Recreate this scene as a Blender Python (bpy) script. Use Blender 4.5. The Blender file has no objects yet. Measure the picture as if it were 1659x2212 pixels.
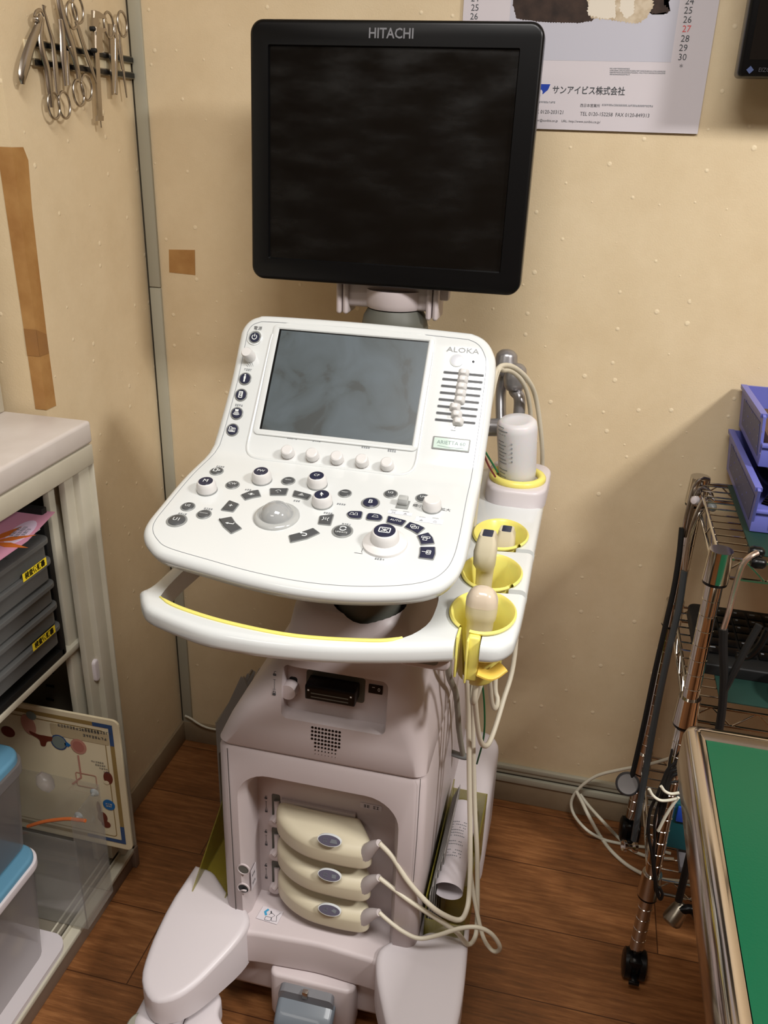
import bpy, bmesh, math, random
from mathutils import Vector as V, Matrix, noise
from mathutils.geometry import delaunay_2d_cdt, tessellate_polygon
random.seed(7)
sc = bpy.context.scene
COL = sc.collection
PI = math.pi

# ------------------------------------------------------------------ camera
IW, IH, FPX = 1659.0, 2212.0, 1844.2
CAM = V((0.8268, -1.5393, 1.37))
YAW, PITCH, ROLL = math.radians(12.623), math.radians(23.907), math.radians(1.9745)
FW = V((-math.sin(YAW)*math.cos(PITCH), math.cos(YAW)*math.cos(PITCH), -math.sin(PITCH)))
_r = V((math.cos(YAW), math.sin(YAW), 0)); _u = _r.cross(FW)
RT = _r*math.cos(ROLL) + _u*math.sin(ROLL)
UP = _u*math.cos(ROLL) - _r*math.sin(ROLL)
cd = bpy.data.cameras.new('camera'); cam = bpy.data.objects.new('camera', cd); COL.objects.link(cam)
m3 = Matrix((RT, UP, -FW)).transposed()
cam.matrix_world = Matrix.Translation(CAM) @ m3.to_4x4()
cd.sensor_fit = 'VERTICAL'; cd.sensor_height = 36.0; cd.lens = FPX/IH*36.0; cd.clip_start = 0.02
sc.camera = cam
# measuring helpers: a pixel of the photo meets a real plane of the room
def ray(px, py): return FW + RT*((px-IW/2)/FPX) - UP*((py-IH/2)/FPX)
def rX(px, py, X): d = ray(px, py); return CAM + d*((X-CAM.x)/d.x)
def rY(px, py, Y): d = ray(px, py); return CAM + d*((Y-CAM.y)/d.y)
def rZ(px, py, Z): d = ray(px, py); return CAM + d*((Z-CAM.z)/d.z)
def rD(px, py, D): return CAM + ray(px, py)*D

# ------------------------------------------------------------------ world, lamps, exposure
sc.view_settings.view_transform = 'Standard'; sc.view_settings.look = 'None'
sc.view_settings.gamma = 1.0; sc.view_settings.use_curve_mapping = False
sc.view_settings.exposure = 0.36
w = bpy.data.worlds.new('world'); sc.world = w; w.use_nodes = True
w.node_tree.nodes['Background'].inputs[0].default_value = (0.9, 0.92, 1, 1)
w.node_tree.nodes['Background'].inputs[1].default_value = 0.12
def area(name, loc, sx, sy, power, col, rot=(0, 0, 0)):
    l = bpy.data.lights.new(name, 'AREA'); l.shape = 'RECTANGLE'; l.size = sx; l.size_y = sy
    l.energy = power; l.color = col
    o = bpy.data.objects.new(name, l); COL.objects.link(o); o.location = loc; o.rotation_euler = rot
    return o
area('ceiling_lamp_light', (0.86, -1.38, 2.385), 0.84, 0.52, 22, (1.0, 0.98, 0.955))
area('ceiling_lamp_light', (2.30, -1.32, 2.385), 0.34, 0.34, 46, (1.0, 0.98, 0.955))
area('ceiling_lamp_light', (-0.1, -2.5, 2.385), 0.84, 0.52, 6, (1.0, 0.95, 0.88))

# ------------------------------------------------------------------ materials
def s2l(c): c /= 255.0; return c/12.92 if c <= 0.04045 else ((c+0.055)/1.055)**2.4
def rgb(r, g, b): return (s2l(r), s2l(g), s2l(b), 1)
def mat(name, col, rough=0.5, metal=0.0, coat=0.0, trans=0.0, ior=1.45, bump=None, mott=None, alpha=1.0, sub=0.0, spec=0.5):
    m = bpy.data.materials.new(name); m.use_nodes = True
    nt = m.node_tree; b = nt.nodes['Principled BSDF']; N = nt.nodes.new; L = nt.links.new
    c = rgb(*col)
    b.inputs['Base Color'].default_value = c; b.inputs['Roughness'].default_value = rough
    b.inputs['Metallic'].default_value = metal; b.inputs['Coat Weight'].default_value = coat
    b.inputs['Coat Roughness'].default_value = 0.05
    b.inputs['Transmission Weight'].default_value = trans; b.inputs['IOR'].default_value = ior
    b.inputs['Alpha'].default_value = alpha; b.inputs['Specular IOR Level'].default_value = spec
    if sub: b.inputs['Subsurface Weight'].default_value = sub; b.inputs['Subsurface Scale'].default_value = 0.01
    tc = N('ShaderNodeTexCoord')
    geo = N('ShaderNodeNewGeometry')
    if mott:   # (scale, strength, second colour)
        n = N('ShaderNodeTexNoise'); n.inputs['Scale'].default_value = mott[0]; n.inputs['Detail'].default_value = 5
        L(geo.outputs['Position'], n.inputs['Vector'])
        r = N('ShaderNodeMapRange'); r.inputs[1].default_value = 0.35; r.inputs[2].default_value = 0.7
        r.inputs[3].default_value = 0; r.inputs[4].default_value = mott[1]
        L(n.outputs[0], r.inputs[0])
        mx = N('ShaderNodeMixRGB'); mx.inputs[1].default_value = c; mx.inputs[2].default_value = rgb(*mott[2])
        L(r.outputs[0], mx.inputs[0]); L(mx.outputs[0], b.inputs['Base Color'])
    if bump:   # (scale, strength)
        n = N('ShaderNodeTexNoise'); n.inputs['Scale'].default_value = bump[0]; n.inputs['Detail'].default_value = 4
        L(geo.outputs['Position'], n.inputs['Vector'])
        bp = N('ShaderNodeBump'); bp.inputs['Strength'].default_value = bump[1]; bp.inputs['Distance'].default_value = 0.002
        L(n.outputs[0], bp.inputs['Height']); L(bp.outputs[0], b.inputs['Normal'])
    return m

def wallpaper():
    m = bpy.data.materials.new('wallpaper'); m.use_nodes = True
    nt = m.node_tree; b = nt.nodes['Principled BSDF']; N = nt.nodes.new; L = nt.links.new
    geo = N('ShaderNodeNewGeometry')
    n1 = N('ShaderNodeTexNoise'); n1.inputs['Scale'].default_value = 7; n1.inputs['Detail'].default_value = 6
    n1.inputs['Roughness'].default_value = 0.7
    L(geo.outputs['Position'], n1.inputs['Vector'])
    cr = N('ShaderNodeValToRGB'); e = cr.color_ramp.elements
    e[0].position = 0.3; e[0].color = rgb(213, 191, 154); e[1].position = 0.75; e[1].color = rgb(225, 205, 170)
    L(n1.outputs[0], cr.inputs[0])
    vo = N('ShaderNodeTexVoronoi'); vo.inputs['Scale'].default_value = 19; vo.voronoi_dimensions = '2D'
    sp = N('ShaderNodeSeparateXYZ'); L(geo.outputs['Position'], sp.inputs[0]); su = N('ShaderNodeMath'); L(sp.outputs[0], su.inputs[0]); L(sp.outputs[1], su.inputs[1])
    cb_ = N('ShaderNodeCombineXYZ'); L(su.outputs[0], cb_.inputs[0]); L(sp.outputs[2], cb_.inputs[1]); L(cb_.outputs[0], vo.inputs['Vector'])
    # sparse raised dots of different sizes
    sz = N('ShaderNodeSeparateColor'); L(vo.outputs['Color'], sz.inputs[0])
    mr = N('ShaderNodeMapRange'); mr.inputs[1].default_value = 0.2; mr.inputs[2].default_value = 1
    mr.inputs[3].default_value = 0.0; mr.inputs[4].default_value = 0.092
    L(sz.outputs[0], mr.inputs[0])
    sb = N('ShaderNodeMath'); sb.operation = 'SUBTRACT'; L(mr.outputs[0], sb.inputs[0]); L(vo.outputs['Distance'], sb.inputs[1])
    ml = N('ShaderNodeMath'); ml.operation = 'MULTIPLY'; ml.inputs[1].default_value = 22; ml.use_clamp = True
    L(sb.outputs[0], ml.inputs[0])
    mx = N('ShaderNodeMixRGB'); mx.inputs[2].default_value = rgb(238, 220, 186)
    m5 = N('ShaderNodeMath'); m5.operation = 'MULTIPLY'; m5.inputs[1].default_value = 0.75; L(ml.outputs[0], m5.inputs[0])
    L(m5.outputs[0], mx.inputs[0]); L(cr.outputs[0], mx.inputs[1]); L(mx.outputs[0], b.inputs['Base Color'])
    n2 = N('ShaderNodeTexNoise'); n2.inputs['Scale'].default_value = 420; L(geo.outputs['Position'], n2.inputs['Vector'])
    ad = N('ShaderNodeMath'); ad.operation = 'MULTIPLY_ADD'; ad.inputs[1].default_value = 0.35
    L(n2.outputs[0], ad.inputs[0]); L(ml.outputs[0], ad.inputs[2])
    bp = N('ShaderNodeBump'); bp.inputs['Strength'].default_value = 0.55; bp.inputs['Distance'].default_value = 0.0012
    L(ad.outputs[0], bp.inputs['Height']); L(bp.outputs[0], b.inputs['Normal'])
    b.inputs['Roughness'].default_value = 0.6
    return m

def woodfloor():
    m = bpy.data.materials.new('wood_floor'); m.use_nodes = True
    nt = m.node_tree; b = nt.nodes['Principled BSDF']; N = nt.nodes.new; L = nt.links.new
    geo = N('ShaderNodeNewGeometry')
    mp = N('ShaderNodeMapping'); mp.inputs['Location'].default_value = (0.38, 0.635, 0)
    L(geo.outputs['Position'], mp.inputs[0])
    br = N('ShaderNodeTexBrick'); br.offset = 0.37; br.inputs['Scale'].default_value = 1.0
    br.inputs['Brick Width'].default_value = 0.91; br.inputs['Row Height'].default_value = 0.152
    br.inputs['Mortar Size'].default_value = 0.0011; br.inputs['Mortar Smooth'].default_value = 0.2
    br.inputs['Color1'].default_value = (0.15, 0.15, 0.15, 1); br.inputs['Color2'].default_value = (0.85, 0.85, 0.85, 1)
    br.inputs['Mortar'].default_value = (0.5, 0.5, 0.5, 1)
    L(mp.outputs[0], br.inputs['Vector'])
    sm = N('ShaderNodeMapping'); sm.inputs['Scale'].default_value = (3, 34, 1); L(geo.outputs['Position'], sm.inputs[0])
    va = N('ShaderNodeVectorMath'); va.operation = 'MULTIPLY_ADD'; va.inputs[1].default_value = (5, 5, 5)
    L(br.outputs[0], va.inputs[0]); L(sm.outputs[0], va.inputs[2])
    n = N('ShaderNodeTexNoise'); n.inputs['Scale'].default_value = 4; n.inputs['Detail'].default_value = 8; n.inputs['Roughness'].default_value = 0.7
    L(va.outputs[0], n.inputs['Vector'])
    n0 = N('ShaderNodeTexNoise'); n0.inputs['Scale'].default_value = 5; n0.inputs['Detail'].default_value = 3
    L(geo.outputs['Position'], n0.inputs['Vector'])
    a = N('ShaderNodeMath'); a.operation = 'MULTIPLY_ADD'; a.inputs[1].default_value = 0.55
    L(n0.outputs[0], a.inputs[0]); L(n.outputs[0], a.inputs[2])
    a2 = N('ShaderNodeMath'); a2.operation = 'MULTIPLY_ADD'; a2.inputs[1].default_value = 0.10
    sx = N('ShaderNodeSeparateColor'); L(br.outputs[0], sx.inputs[0]); L(sx.outputs[0], a2.inputs[0]); L(a.outputs[0], a2.inputs[2])
    cr = N('ShaderNodeValToRGB'); e = cr.color_ramp.elements
    e[0].position = 0.55; e[0].color = rgb(90, 56, 28); e[1].position = 1.1; e[1].color = rgb(152, 102, 60)
    k = cr.color_ramp.elements.new(0.8); k.color = rgb(124, 78, 42)
    L(a2.outputs[0], cr.inputs[0])
    mx = N('ShaderNodeMixRGB'); mx.inputs[2].default_value = rgb(70, 38, 16)
    L(br.outputs['Fac'], mx.inputs[0]); L(cr.outputs[0], mx.inputs[1]); L(mx.outputs[0], b.inputs['Base Color'])
    bp = N('ShaderNodeBump'); bp.inputs['Strength'].default_value = 0.25; bp.inputs['Distance'].default_value = 0.001
    L(n.outputs[0], bp.inputs['Height']); L(bp.outputs[0], b.inputs['Normal'])
    b.inputs['Roughness'].default_value = 0.42
    return m

M = {}
M['wall'] = wallpaper(); M['floor'] = woodfloor()
M['wallb'] = mat('low_bounce_brown_wall', (92, 72, 52), 0.7, mott=(6, .6, (70, 54, 38)))  # made-up dark brown for the unseen walls, to cut their bounce light
M['ceil'] = mat('ceiling_white', (225, 220, 208), 0.9)
M['alu'] = mat('painted_trim', (172, 168, 150), 0.45, 0.0, bump=(300, 0.05))
M['alud'] = mat('trim_gap', (60, 55, 44), 0.7)
M['skirt'] = mat('skirting_vinyl', (148, 130, 104), 0.5, mott=(30, .5, (128, 110, 86)))
M['tape'] = mat('brown_tape', (178, 134, 80), 0.38, mott=(25, .7, (150, 102, 52)), bump=(60, .3))
M['taped'] = mat('brown_tape_dark', (146, 104, 62), 0.4, mott=(30, .7, (160, 114, 62)), bump=(60, .3))
M['white'] = mat('gloss_white_plastic', (216, 219, 218), 0.12, coat=0.35)
M['white2'] = mat('white_plastic', (210, 202, 204), 0.34, bump=(900, .03))
M['bodyw'] = mat('housing_plastic', (200, 188, 188), 0.40, bump=(1200, .04))
M['bodyd'] = mat('housing_recess_plastic', (186, 176, 174), 0.5)
M['knobw'] = mat('knob_white', (216, 214, 212), 0.4)
M['grey'] = mat('mid_grey_plastic', (128, 130, 128), 0.4)
M['greyd'] = mat('dark_grey_plastic', (92, 92, 84), 0.5)
M['btn'] = mat('button_dark', (78, 80, 82), 0.35)
M['btnn'] = mat('button_navy', (44, 46, 66), 0.25)
M['ring'] = mat('button_ring_grey', (140, 142, 140), 0.35)
M['glyph'] = mat('print_white', (228, 232, 232), 0.5)
M['ink'] = mat('print_dark', (70, 72, 76), 0.6)
M['inkg'] = mat('print_grey', (120, 124, 130), 0.6)
M['black'] = mat('black_plastic', (9, 9, 10), 0.3, spec=0.35)
M['blackm'] = mat('black_matte', (14, 14, 14), 0.6)
M['seam'] = mat('seam_shadow', (70, 64, 60), 0.8)
M['yel'] = mat('yellow_plastic', (236, 224, 120), 0.3, sub=0.1)
M['yelo'] = mat('aged_yellow_plastic', (226, 190, 84), 0.35)
M['cream'] = mat('cream_plastic', (206, 196, 170), 0.36)
M['cable'] = mat('cream_cable', (206, 198, 178), 0.45)
M['cabw'] = mat('white_cable', (212, 208, 190), 0.45)
M['silver'] = mat('silver_paint', (158, 156, 158), 0.3, 0.7)
M['chrome'] = mat('chrome', (200, 196, 190), 0.1, 1.0)
M['steel'] = mat('brushed_steel', (178, 170, 160), 0.26, 1.0)
M['rim'] = mat('polished_steel', (196, 188, 182), 0.13, 1.0)
M['steeld'] = mat('dull_steel', (150, 142, 128), 0.32, 1.0)
M['track'] = mat('trackball_grey', (158, 160, 160), 0.06, coat=1.0)
M['dome'] = mat('trackball_collar', (176, 178, 176), 0.12, coat=0.6)
M['oyel'] = mat('olive_clear_plastic', (168, 158, 50), 0.2, trans=0.5, alpha=0.62)
M['paper'] = mat('paper_white', (208, 200, 204), 0.7)
M['paperc'] = mat('paper_cream', (226, 212, 178), 0.7)
M['papg'] = mat('paper_grey', (150, 146, 142), 0.5)
M['blue'] = mat('blue_lid', (92, 140, 166), 0.4)
M['lilac'] = mat('lilac_blue_plastic', (104, 108, 182), 0.4)
M['orange'] = mat('orange_label', (232, 172, 70), 0.5)
M['green'] = mat('green_vinyl', (4, 80, 52), 0.3, bump=(400, .05))
M['greend'] = mat('green_mat', (14, 46, 38), 0.6)
M['steelcab'] = mat('cream_steel', (196, 190, 172), 0.45, mott=(12, .5, (180, 172, 152)))
M['slab'] = mat('worktop_slab', (214, 206, 200), 0.35, mott=(9, .8, (194, 184, 176)))
M['cabbase'] = mat('plinth_brown', (124, 104, 88), 0.6)
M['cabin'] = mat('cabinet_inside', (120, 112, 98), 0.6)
M['smoke'] = mat('smoked_clear_plastic', (120, 120, 118), 0.25, trans=0.35, alpha=0.75)
M['clear'] = mat('clear_plastic', (200, 198, 192), 0.12, trans=0.7, alpha=0.24)
M['milky'] = mat('milky_clear_plastic', (186, 178, 176), 0.3, trans=0.6, alpha=0.5)
M['yellab'] = mat('yellow_label', (238, 212, 46), 0.5)
M['foam'] = mat('brown_foam', (110, 84, 60), 0.95, bump=(500, 1.0))

# ------------------------------------------------------------------ mesh helpers
def nb(): return bmesh.new()
def _mi(bm, n0, mi):
    bm.faces.ensure_lookup_table()
    for f in bm.faces[n0:]: f.material_index = mi
def box(bm, a, b, bev=0.0, mi=0, seg=2, rot=None, piv=None):
    n0 = len(bm.faces)
    x0, y0, z0 = [min(a[i], b[i]) for i in range(3)]; x1, y1, z1 = [max(a[i], b[i]) for i in range(3)]
    t = bmesh.new()
    v = [t.verts.new(p) for p in ((x0,y0,z0),(x1,y0,z0),(x1,y1,z0),(x0,y1,z0),(x0,y0,z1),(x1,y0,z1),(x1,y1,z1),(x0,y1,z1))]
    for f in ((0,3,2,1),(4,5,6,7),(0,1,5,4),(1,2,6,5),(2,3,7,6),(3,0,4,7)): t.faces.new([v[i] for i in f])
    if bev > 0: bmesh.ops.bevel(t, geom=t.edges[:], offset=bev, segments=seg, profile=0.5, affect='EDGES', clamp_overlap=True)
    if rot is not None:
        pv = V(piv) if piv is not None else V(((x0+x1)/2, (y0+y1)/2, (z0+z1)/2))
        bmesh.ops.transform(t, matrix=Matrix.Translation(pv) @ rot.to_4x4() @ Matrix.Translation(-pv), verts=t.verts)
    for f in t.faces: f.material_index = mi
    merge(bm, t)
def merge(bm, t):
    me = bpy.data.meshes.new('tmp'); t.to_mesh(me); t.free(); bm.from_mesh(me); bpy.data.meshes.remove(me)
def smooth_path(pts, n=8):
    P = [V(p) for p in pts]
    if len(P) < 3: return P
    Q = [P[0]*2-P[1]] + P + [P[-1]*2-P[-2]]; out = []
    for i in range(1, len(Q)-2):
        for k in range(n):
            t = k/n; a, b, c, d = Q[i-1], Q[i], Q[i+1], Q[i+2]
            out.append(0.5*((2*b)+(c-a)*t+(2*a-5*b+4*c-d)*t*t+(3*b-a-3*c+d)*t**3))
    out.append(P[-1]); return out
def tube(bm, pts, r, seg=10, mi=0, sm=True, n=8, flat=1.0, up=None, closed=False):
    P = smooth_path(pts, n) if sm else [V(p) for p in pts]
    N = len(P); rr = r if isinstance(r, (list, tuple)) else [r]*N
    if len(rr) != N:
        k = len(rr); rr = [rr[min(int(i/(N-1)*(k-1)), k-2)]*(1-((i/(N-1)*(k-1)) - min(int(i/(N-1)*(k-1)), k-2))) + rr[min(int(i/(N-1)*(k-1)), k-2)+1]*((i/(N-1)*(k-1)) - min(int(i/(N-1)*(k-1)), k-2)) for i in range(N)]
    rings = []; prev = None
    for i in range(N):
        if closed: t = (P[(i+1) % N]-P[i-1]).normalized()
        else: t = (P[min(i+1, N-1)]-P[max(i-1, 0)])
        t = t.normalized() if t.length > 1e-9 else V((0, 0, 1))
        if prev is None:
            a = V(up) if up is not None else (V((0, 0, 1)) if abs(t.z) < 0.9 else V((1, 0, 0)))
        else: a = prev
        x = (a - t*a.dot(t)).normalized(); y = t.cross(x); prev = x
        rings.append([bm.verts.new(P[i] + x*(math.cos(q)*rr[i]*flat) + y*(math.sin(q)*rr[i])) for q in [2*PI*k/seg for k in range(seg)]])
    n0 = len(bm.faces)
    rng = range(N) if closed else range(N-1)
    for i in rng:
        A, B = rings[i], rings[(i+1) % N]
        for k in range(seg): bm.faces.new((A[k], A[(k+1) % seg], B[(k+1) % seg], B[k]))
    if not closed: bm.faces.new(rings[0][::-1]); bm.faces.new(rings[-1])
    _mi(bm, n0, mi)
def frame(c, z, x=None):
    z = V(z).normalized()
    if x is None: x = V((1, 0, 0)) if abs(z.x) < 0.9 else V((0, 1, 0))
    x = V(x); x = (x - z*x.dot(z)).normalized(); y = z.cross(x)
    return Matrix((( x.x, y.x, z.x, c[0]), (x.y, y.y, z.y, c[1]), (x.z, y.z, z.z, c[2]), (0, 0, 0, 1)))
def lathe(bm, prof, F, seg=28, mi=0, sx=1.0, sy=1.0, a0=0, a1=2*PI):
    """prof: (r,h) pairs from bottom to top, F: frame matrix"""
    n0 = len(bm.faces); rings = []; full = abs(a1-a0-2*PI) < 1e-6; ns = seg if full else seg+1
    for r, h in prof:
        if r < 1e-6: rings.append([bm.verts.new(F @ V((0, 0, h)))])
        else: rings.append([bm.verts.new(F @ V((r*sx*math.cos(a0+(a1-a0)*k/seg), r*sy*math.sin(a0+(a1-a0)*k/seg), h))) for k in range(ns)])
    for A, B in zip(rings, rings[1:]):
        for k in range(seg):
            j = (k+1) % ns if full else k+1
            if len(A) == 1 and len(B) == 1: continue
            if len(A) == 1: bm.faces.new((A[0], B[j], B[k])) if True else None
            elif len(B) == 1: bm.faces.new((A[k], A[j], B[0]))
            else: bm.faces.new((A[k], A[j], B[j], B[k]))
    if full:
        if len(rings[0]) > 1: bm.faces.new(rings[0][::-1])
        if len(rings[-1]) > 1: bm.faces.new(rings[-1])
    _mi(bm, n0, mi)
def loft(bm, rings, mi=0, cap=True):
    n0 = len(bm.faces); R = [[bm.verts.new(p) for p in r] for r in rings]; n = len(R[0])
    for A, B in zip(R, R[1:]):
        for k in range(n): bm.faces.new((A[k], A[(k+1) % n], B[(k+1) % n], B[k]))
    if cap: bm.faces.new(R[0][::-1]); bm.faces.new(R[-1])
    _mi(bm, n0, mi)
def rrect(x0, y0, x1, y1, r, n=5):
    if x0 > x1: x0, x1 = x1, x0
    if y0 > y1: y0, y1 = y1, y0
    r = min(r, (x1-x0)/2-1e-5, (y1-y0)/2-1e-5); out = []
    for cx, cy, a in ((x1-r, y1-r, 0), (x0+r, y1-r, PI/2), (x0+r, y0+r, PI), (x1-r, y0+r, 1.5*PI)):
        for k in range(n+1): q = a+PI/2*k/n; out.append((cx+r*math.cos(q), cy+r*math.sin(q)))
    return out
def area2(p): return sum(p[i-1][0]*p[i][1]-p[i][0]*p[i-1][1] for i in range(len(p)))/2
def inset(p, d):
    """offset a counter-clockwise outline inwards by d"""
    n = len(p); out = []
    for i in range(n):
        a, b, c = V(p[i-1][:2]), V(p[i][:2]), V(p[(i+1) % n][:2])
        e1 = (b-a); e2 = (c-b)
        if e1.length < 1e-9: e1 = e2
        if e2.length < 1e-9: e2 = e1
        e1 = e1.normalized(); e2 = e2.normalized()
        n1 = V((-e1.y, e1.x)); n2 = V((-e2.y, e2.x)); m = n1+n2
        m = m.normalized() if m.length > 1e-6 else n1
        k = max(m.dot(n1), 0.5); q = b + m*(d/k); out.append((q.x, q.y))
    return out
def round_poly(p, r, n=4):
    out = []; N = len(p)
    for i in range(N):
        a, b, c = V(p[i-1]), V(p[i]), V(p[(i+1) % N])
        d1 = (a-b); d2 = (c-b); t = min(r, d1.length*0.45, d2.length*0.45)
        A = b+d1.normalized()*t; B = b+d2.normalized()*t
        for k in range(n+1):
            u = k/n; q = A*(1-u)**2 + b*2*u*(1-u) + B*u*u; out.append((q.x, q.y))
    return out
def plate(bm, out, h0, h1, F, bev=0.0, mi=0, topmi=None, nb_=3, botbev=0.0, hole=None):
    """solid from an outline; F maps (x,y,h) to space (Matrix or function)"""
    f = (lambda x, y, h: F @ V((x, y, h))) if isinstance(F, Matrix) else F
    out = [(q[0], q[1]) for q in out]
    if area2(out) < 0: out = out[::-1]
    rings = []
    def R(o, h): rings.append([f(x, y, h) for x, y in o])
    if botbev:
        for k in range(nb_+1):
            q = PI/2*k/nb_; R(inset(out, botbev*(1-math.sin(q))), h0+botbev*(1-math.cos(q)))
    else: R(out, h0)
    if bev:
        for k in range(nb_+1):
            q = PI/2*k/nb_; R(inset(out, bev*(1-math.cos(q))), h1-bev*(1-math.sin(q)))
    else: R(out, h1)
    t = bmesh.new(); RR = [[t.verts.new(p) for p in r] for r in rings]; n = len(out)
    for A, B in zip(RR, RR[1:]):
        for k in range(n):
            fc = t.faces.new((A[k], A[(k+1) % n], B[(k+1) % n], B[k])); fc.material_index = mi
    for ring, o, fl, m_ in ((RR[0], inset(out, botbev) if botbev else out, True, mi), (RR[-1], inset(out, bev) if bev else out, False, mi if topmi is None else topmi)):
        tris = tessellate_polygon([[V((x, y, 0)) for x, y in o]])
        if len(tris) != len(o)-2:
            q = t.faces.new(ring[::-1] if fl else ring); q.material_index = m_; bmesh.ops.triangulate(t, faces=[q]); continue
        for tri in tris:
            a, b_, c = [V(o[i]) for i in tri]
            ccw = (b_-a).x*(c-a).y-(b_-a).y*(c-a).x > 0
            if ccw == fl: tri = tri[::-1]
            try: fc = t.faces.new([ring[i] for i in tri]); fc.material_index = m_
            except ValueError: pass
    merge(bm, t)
def ribbon(bm, pts, wd, f, h, mi=0, closed=False):
    """flat printed stroke along 2D points"""
    n0 = len(bm.faces); P = [V(p[:2]) for p in pts]; N = len(P)
    L, R_ = [], []
    for i in range(N):
        t = (P[(i+1) % N]-P[i-1]) if closed else (P[min(i+1, N-1)]-P[max(i-1, 0)])
        t = t.normalized() if t.length > 1e-9 else V((1, 0)); n = V((-t.y, t.x))*wd/2
        a, b = P[i]+n, P[i]-n; L.append(bm.verts.new(f(a.x, a.y, h))); R_.append(bm.verts.new(f(b.x, b.y, h)))
    for i in range(N if closed else N-1):
        j = (i+1) % N; bm.faces.new((R_[i], R_[j], L[j], L[i]))
    _mi(bm, n0, mi)
def text(bm, s, size, f, x, y, h, mi=0, al='CENTER', sx=1.0, rot=0.0, shear=0.0, bold=0.0):
    cu = bpy.data.curves.new('t', 'FONT'); cu.body = s; cu.size = size; cu.align_x = al; cu.align_y = 'CENTER'
    cu.resolution_u = 2; cu.shear = shear; cu.offset = bold
    ob = bpy.data.objects.new('t', cu); COL.objects.link(ob)
    dg = bpy.context.evaluated_depsgraph_get(); me = bpy.data.meshes.new_from_object(ob.evaluated_get(dg))
    t = bmesh.new(); t.from_mesh(me)
    c, s_ = math.cos(rot), math.sin(rot)
    for v in t.verts:
        a, b = v.co.x*sx, v.co.y; v.co = f(x+a*c-b*s_, y+a*s_+b*c, h)
    for fc in t.faces: fc.material_index = mi
    merge(bm, t)
    bpy.data.objects.remove(ob); bpy.data.curves.remove(cu); bpy.data.meshes.remove(me)
def quad(bm, f, x0, y0, x1, y1, h, mi=0):
    n0 = len(bm.faces); bm.faces.new([bm.verts.new(f(a, b, h)) for a, b in ((x0, y0), (x1, y0), (x1, y1), (x0, y1))]); _mi(bm, n0, mi)
def barcode(bm, f, x, y, n, cw, ch, h, mi=0, seed=1):
    """worn print too small to read: n dense little characters"""
    R = random.Random(seed); k0 = len(bm.faces)
    for i in range(n):
        cx = x-(n-1)*cw/2+i*cw
        for q in range(3):
            yy = y+(q-1)*ch*0.38
            if R.random() < .85: quad(bm, f, cx-cw*.38, yy-ch*.07, cx+cw*.38, yy+ch*.07, h, mi)
        for q in range(2):
            xx = cx+(R.random()-.5)*cw*.6; quad(bm, f, xx-cw*.06, y-ch*.45, xx+cw*.06, y+ch*.45, h*1.02, mi)

WPOS = {}
def obj(name, bm, mats, parent=None, label=None, cat=None, group=None, kind=None, ang=35, loc=None, recalc=True, flat=False):
    if recalc: bmesh.ops.recalc_face_normals(bm, faces=bm.faces)
    co = [v.co for v in bm.verts]
    lo = V((min(c.x for c in co), min(c.y for c in co), min(c.z for c in co))); hi = V((max(c.x for c in co), max(c.y for c in co), max(c.z for c in co)))
    c = V(((lo.x+hi.x)/2, (lo.y+hi.y)/2, lo.z)) if loc is None else V(loc)
    bmesh.ops.translate(bm, verts=bm.verts, vec=-c)
    me = bpy.data.meshes.new(name); bm.to_mesh(me); bm.free()
    for m in (mats if isinstance(mats, (list, tuple)) else [mats]): me.materials.append(M[m] if isinstance(m, str) else m)
    if not flat:
        me.polygons.foreach_set('use_smooth', [True]*len(me.polygons)); me.set_sharp_from_angle(angle=math.radians(ang))
    o = bpy.data.objects.new(name, me); COL.objects.link(o)
    if parent is not None: o.parent = parent; o.location = c-WPOS[parent.name]
    else: o.location = c
    WPOS[o.name] = c.copy(); tag(o, label, cat, group, kind); return o
def tag(o, label=None, cat=None, group=None, kind=None):
    if label: o['label'] = label
    if cat: o['category'] = cat
    if group: o['group'] = group
    if kind: o['kind'] = kind
    return o
def thing(name, loc, label, cat, group=None):
    o = bpy.data.objects.new(name, None); COL.objects.link(o); o.location = loc; o.empty_display_size = 0.05
    WPOS[o.name] = V(loc); return tag(o, label, cat, group)
def struct(name, bm, mats, **k): return obj(name, bm, mats, kind='structure', **k)
FXZ = lambda Y: (lambda x, y, h: V((x, Y-h, y)))      # faces the camera (-Y)
FZ = lambda Z: (lambda x, y, h: V((x, y, Z+h)))       # lies flat, facing up
FYZ = lambda X: (lambda x, y, h: V((X+h, x, y)))      # faces +X

# ------------------------------------------------------------------ the room
JOG = -0.37
b = nb(); box(b, (-1.0, -3.2, -0.05), (2.9, 0.05, 0.0)); struct('floor', b, 'floor')
b = nb(); box(b, (-1.0, -3.2, 2.4), (2.9, 0.05, 2.45)); struct('ceiling', b, 'ceil')
b = nb(); box(b, (-0.05, 0.0, 0.0), (2.9, 0.05, 2.4)); struct('wall_back', b, 'wall')
b = nb(); box(b, (-0.05, JOG, 0.0), (0.0, 0.0, 2.4)); struct('wall_left', b, 'wall')
b = nb(); box(b, (-1.0, JOG, 0.0), (-0.05, JOG+0.05, 2.4)); struct('wall_alcove', b, 'wall')
b = nb(); box(b, (-1.05, -3.2, 0.0), (-1.0, JOG+.05, 2.4)); struct('wall_far_left', b, 'wallb')
b = nb(); box(b, (2.85, -3.2, 0.0), (2.9, 0.0, 2.4)); struct('wall_right', b, 'wallb')
b = nb(); box(b, (-1.0, -3.25, 0.0), (2.9, -3.2, 2.4)); struct('wall_front', b, 'wallb')
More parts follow.
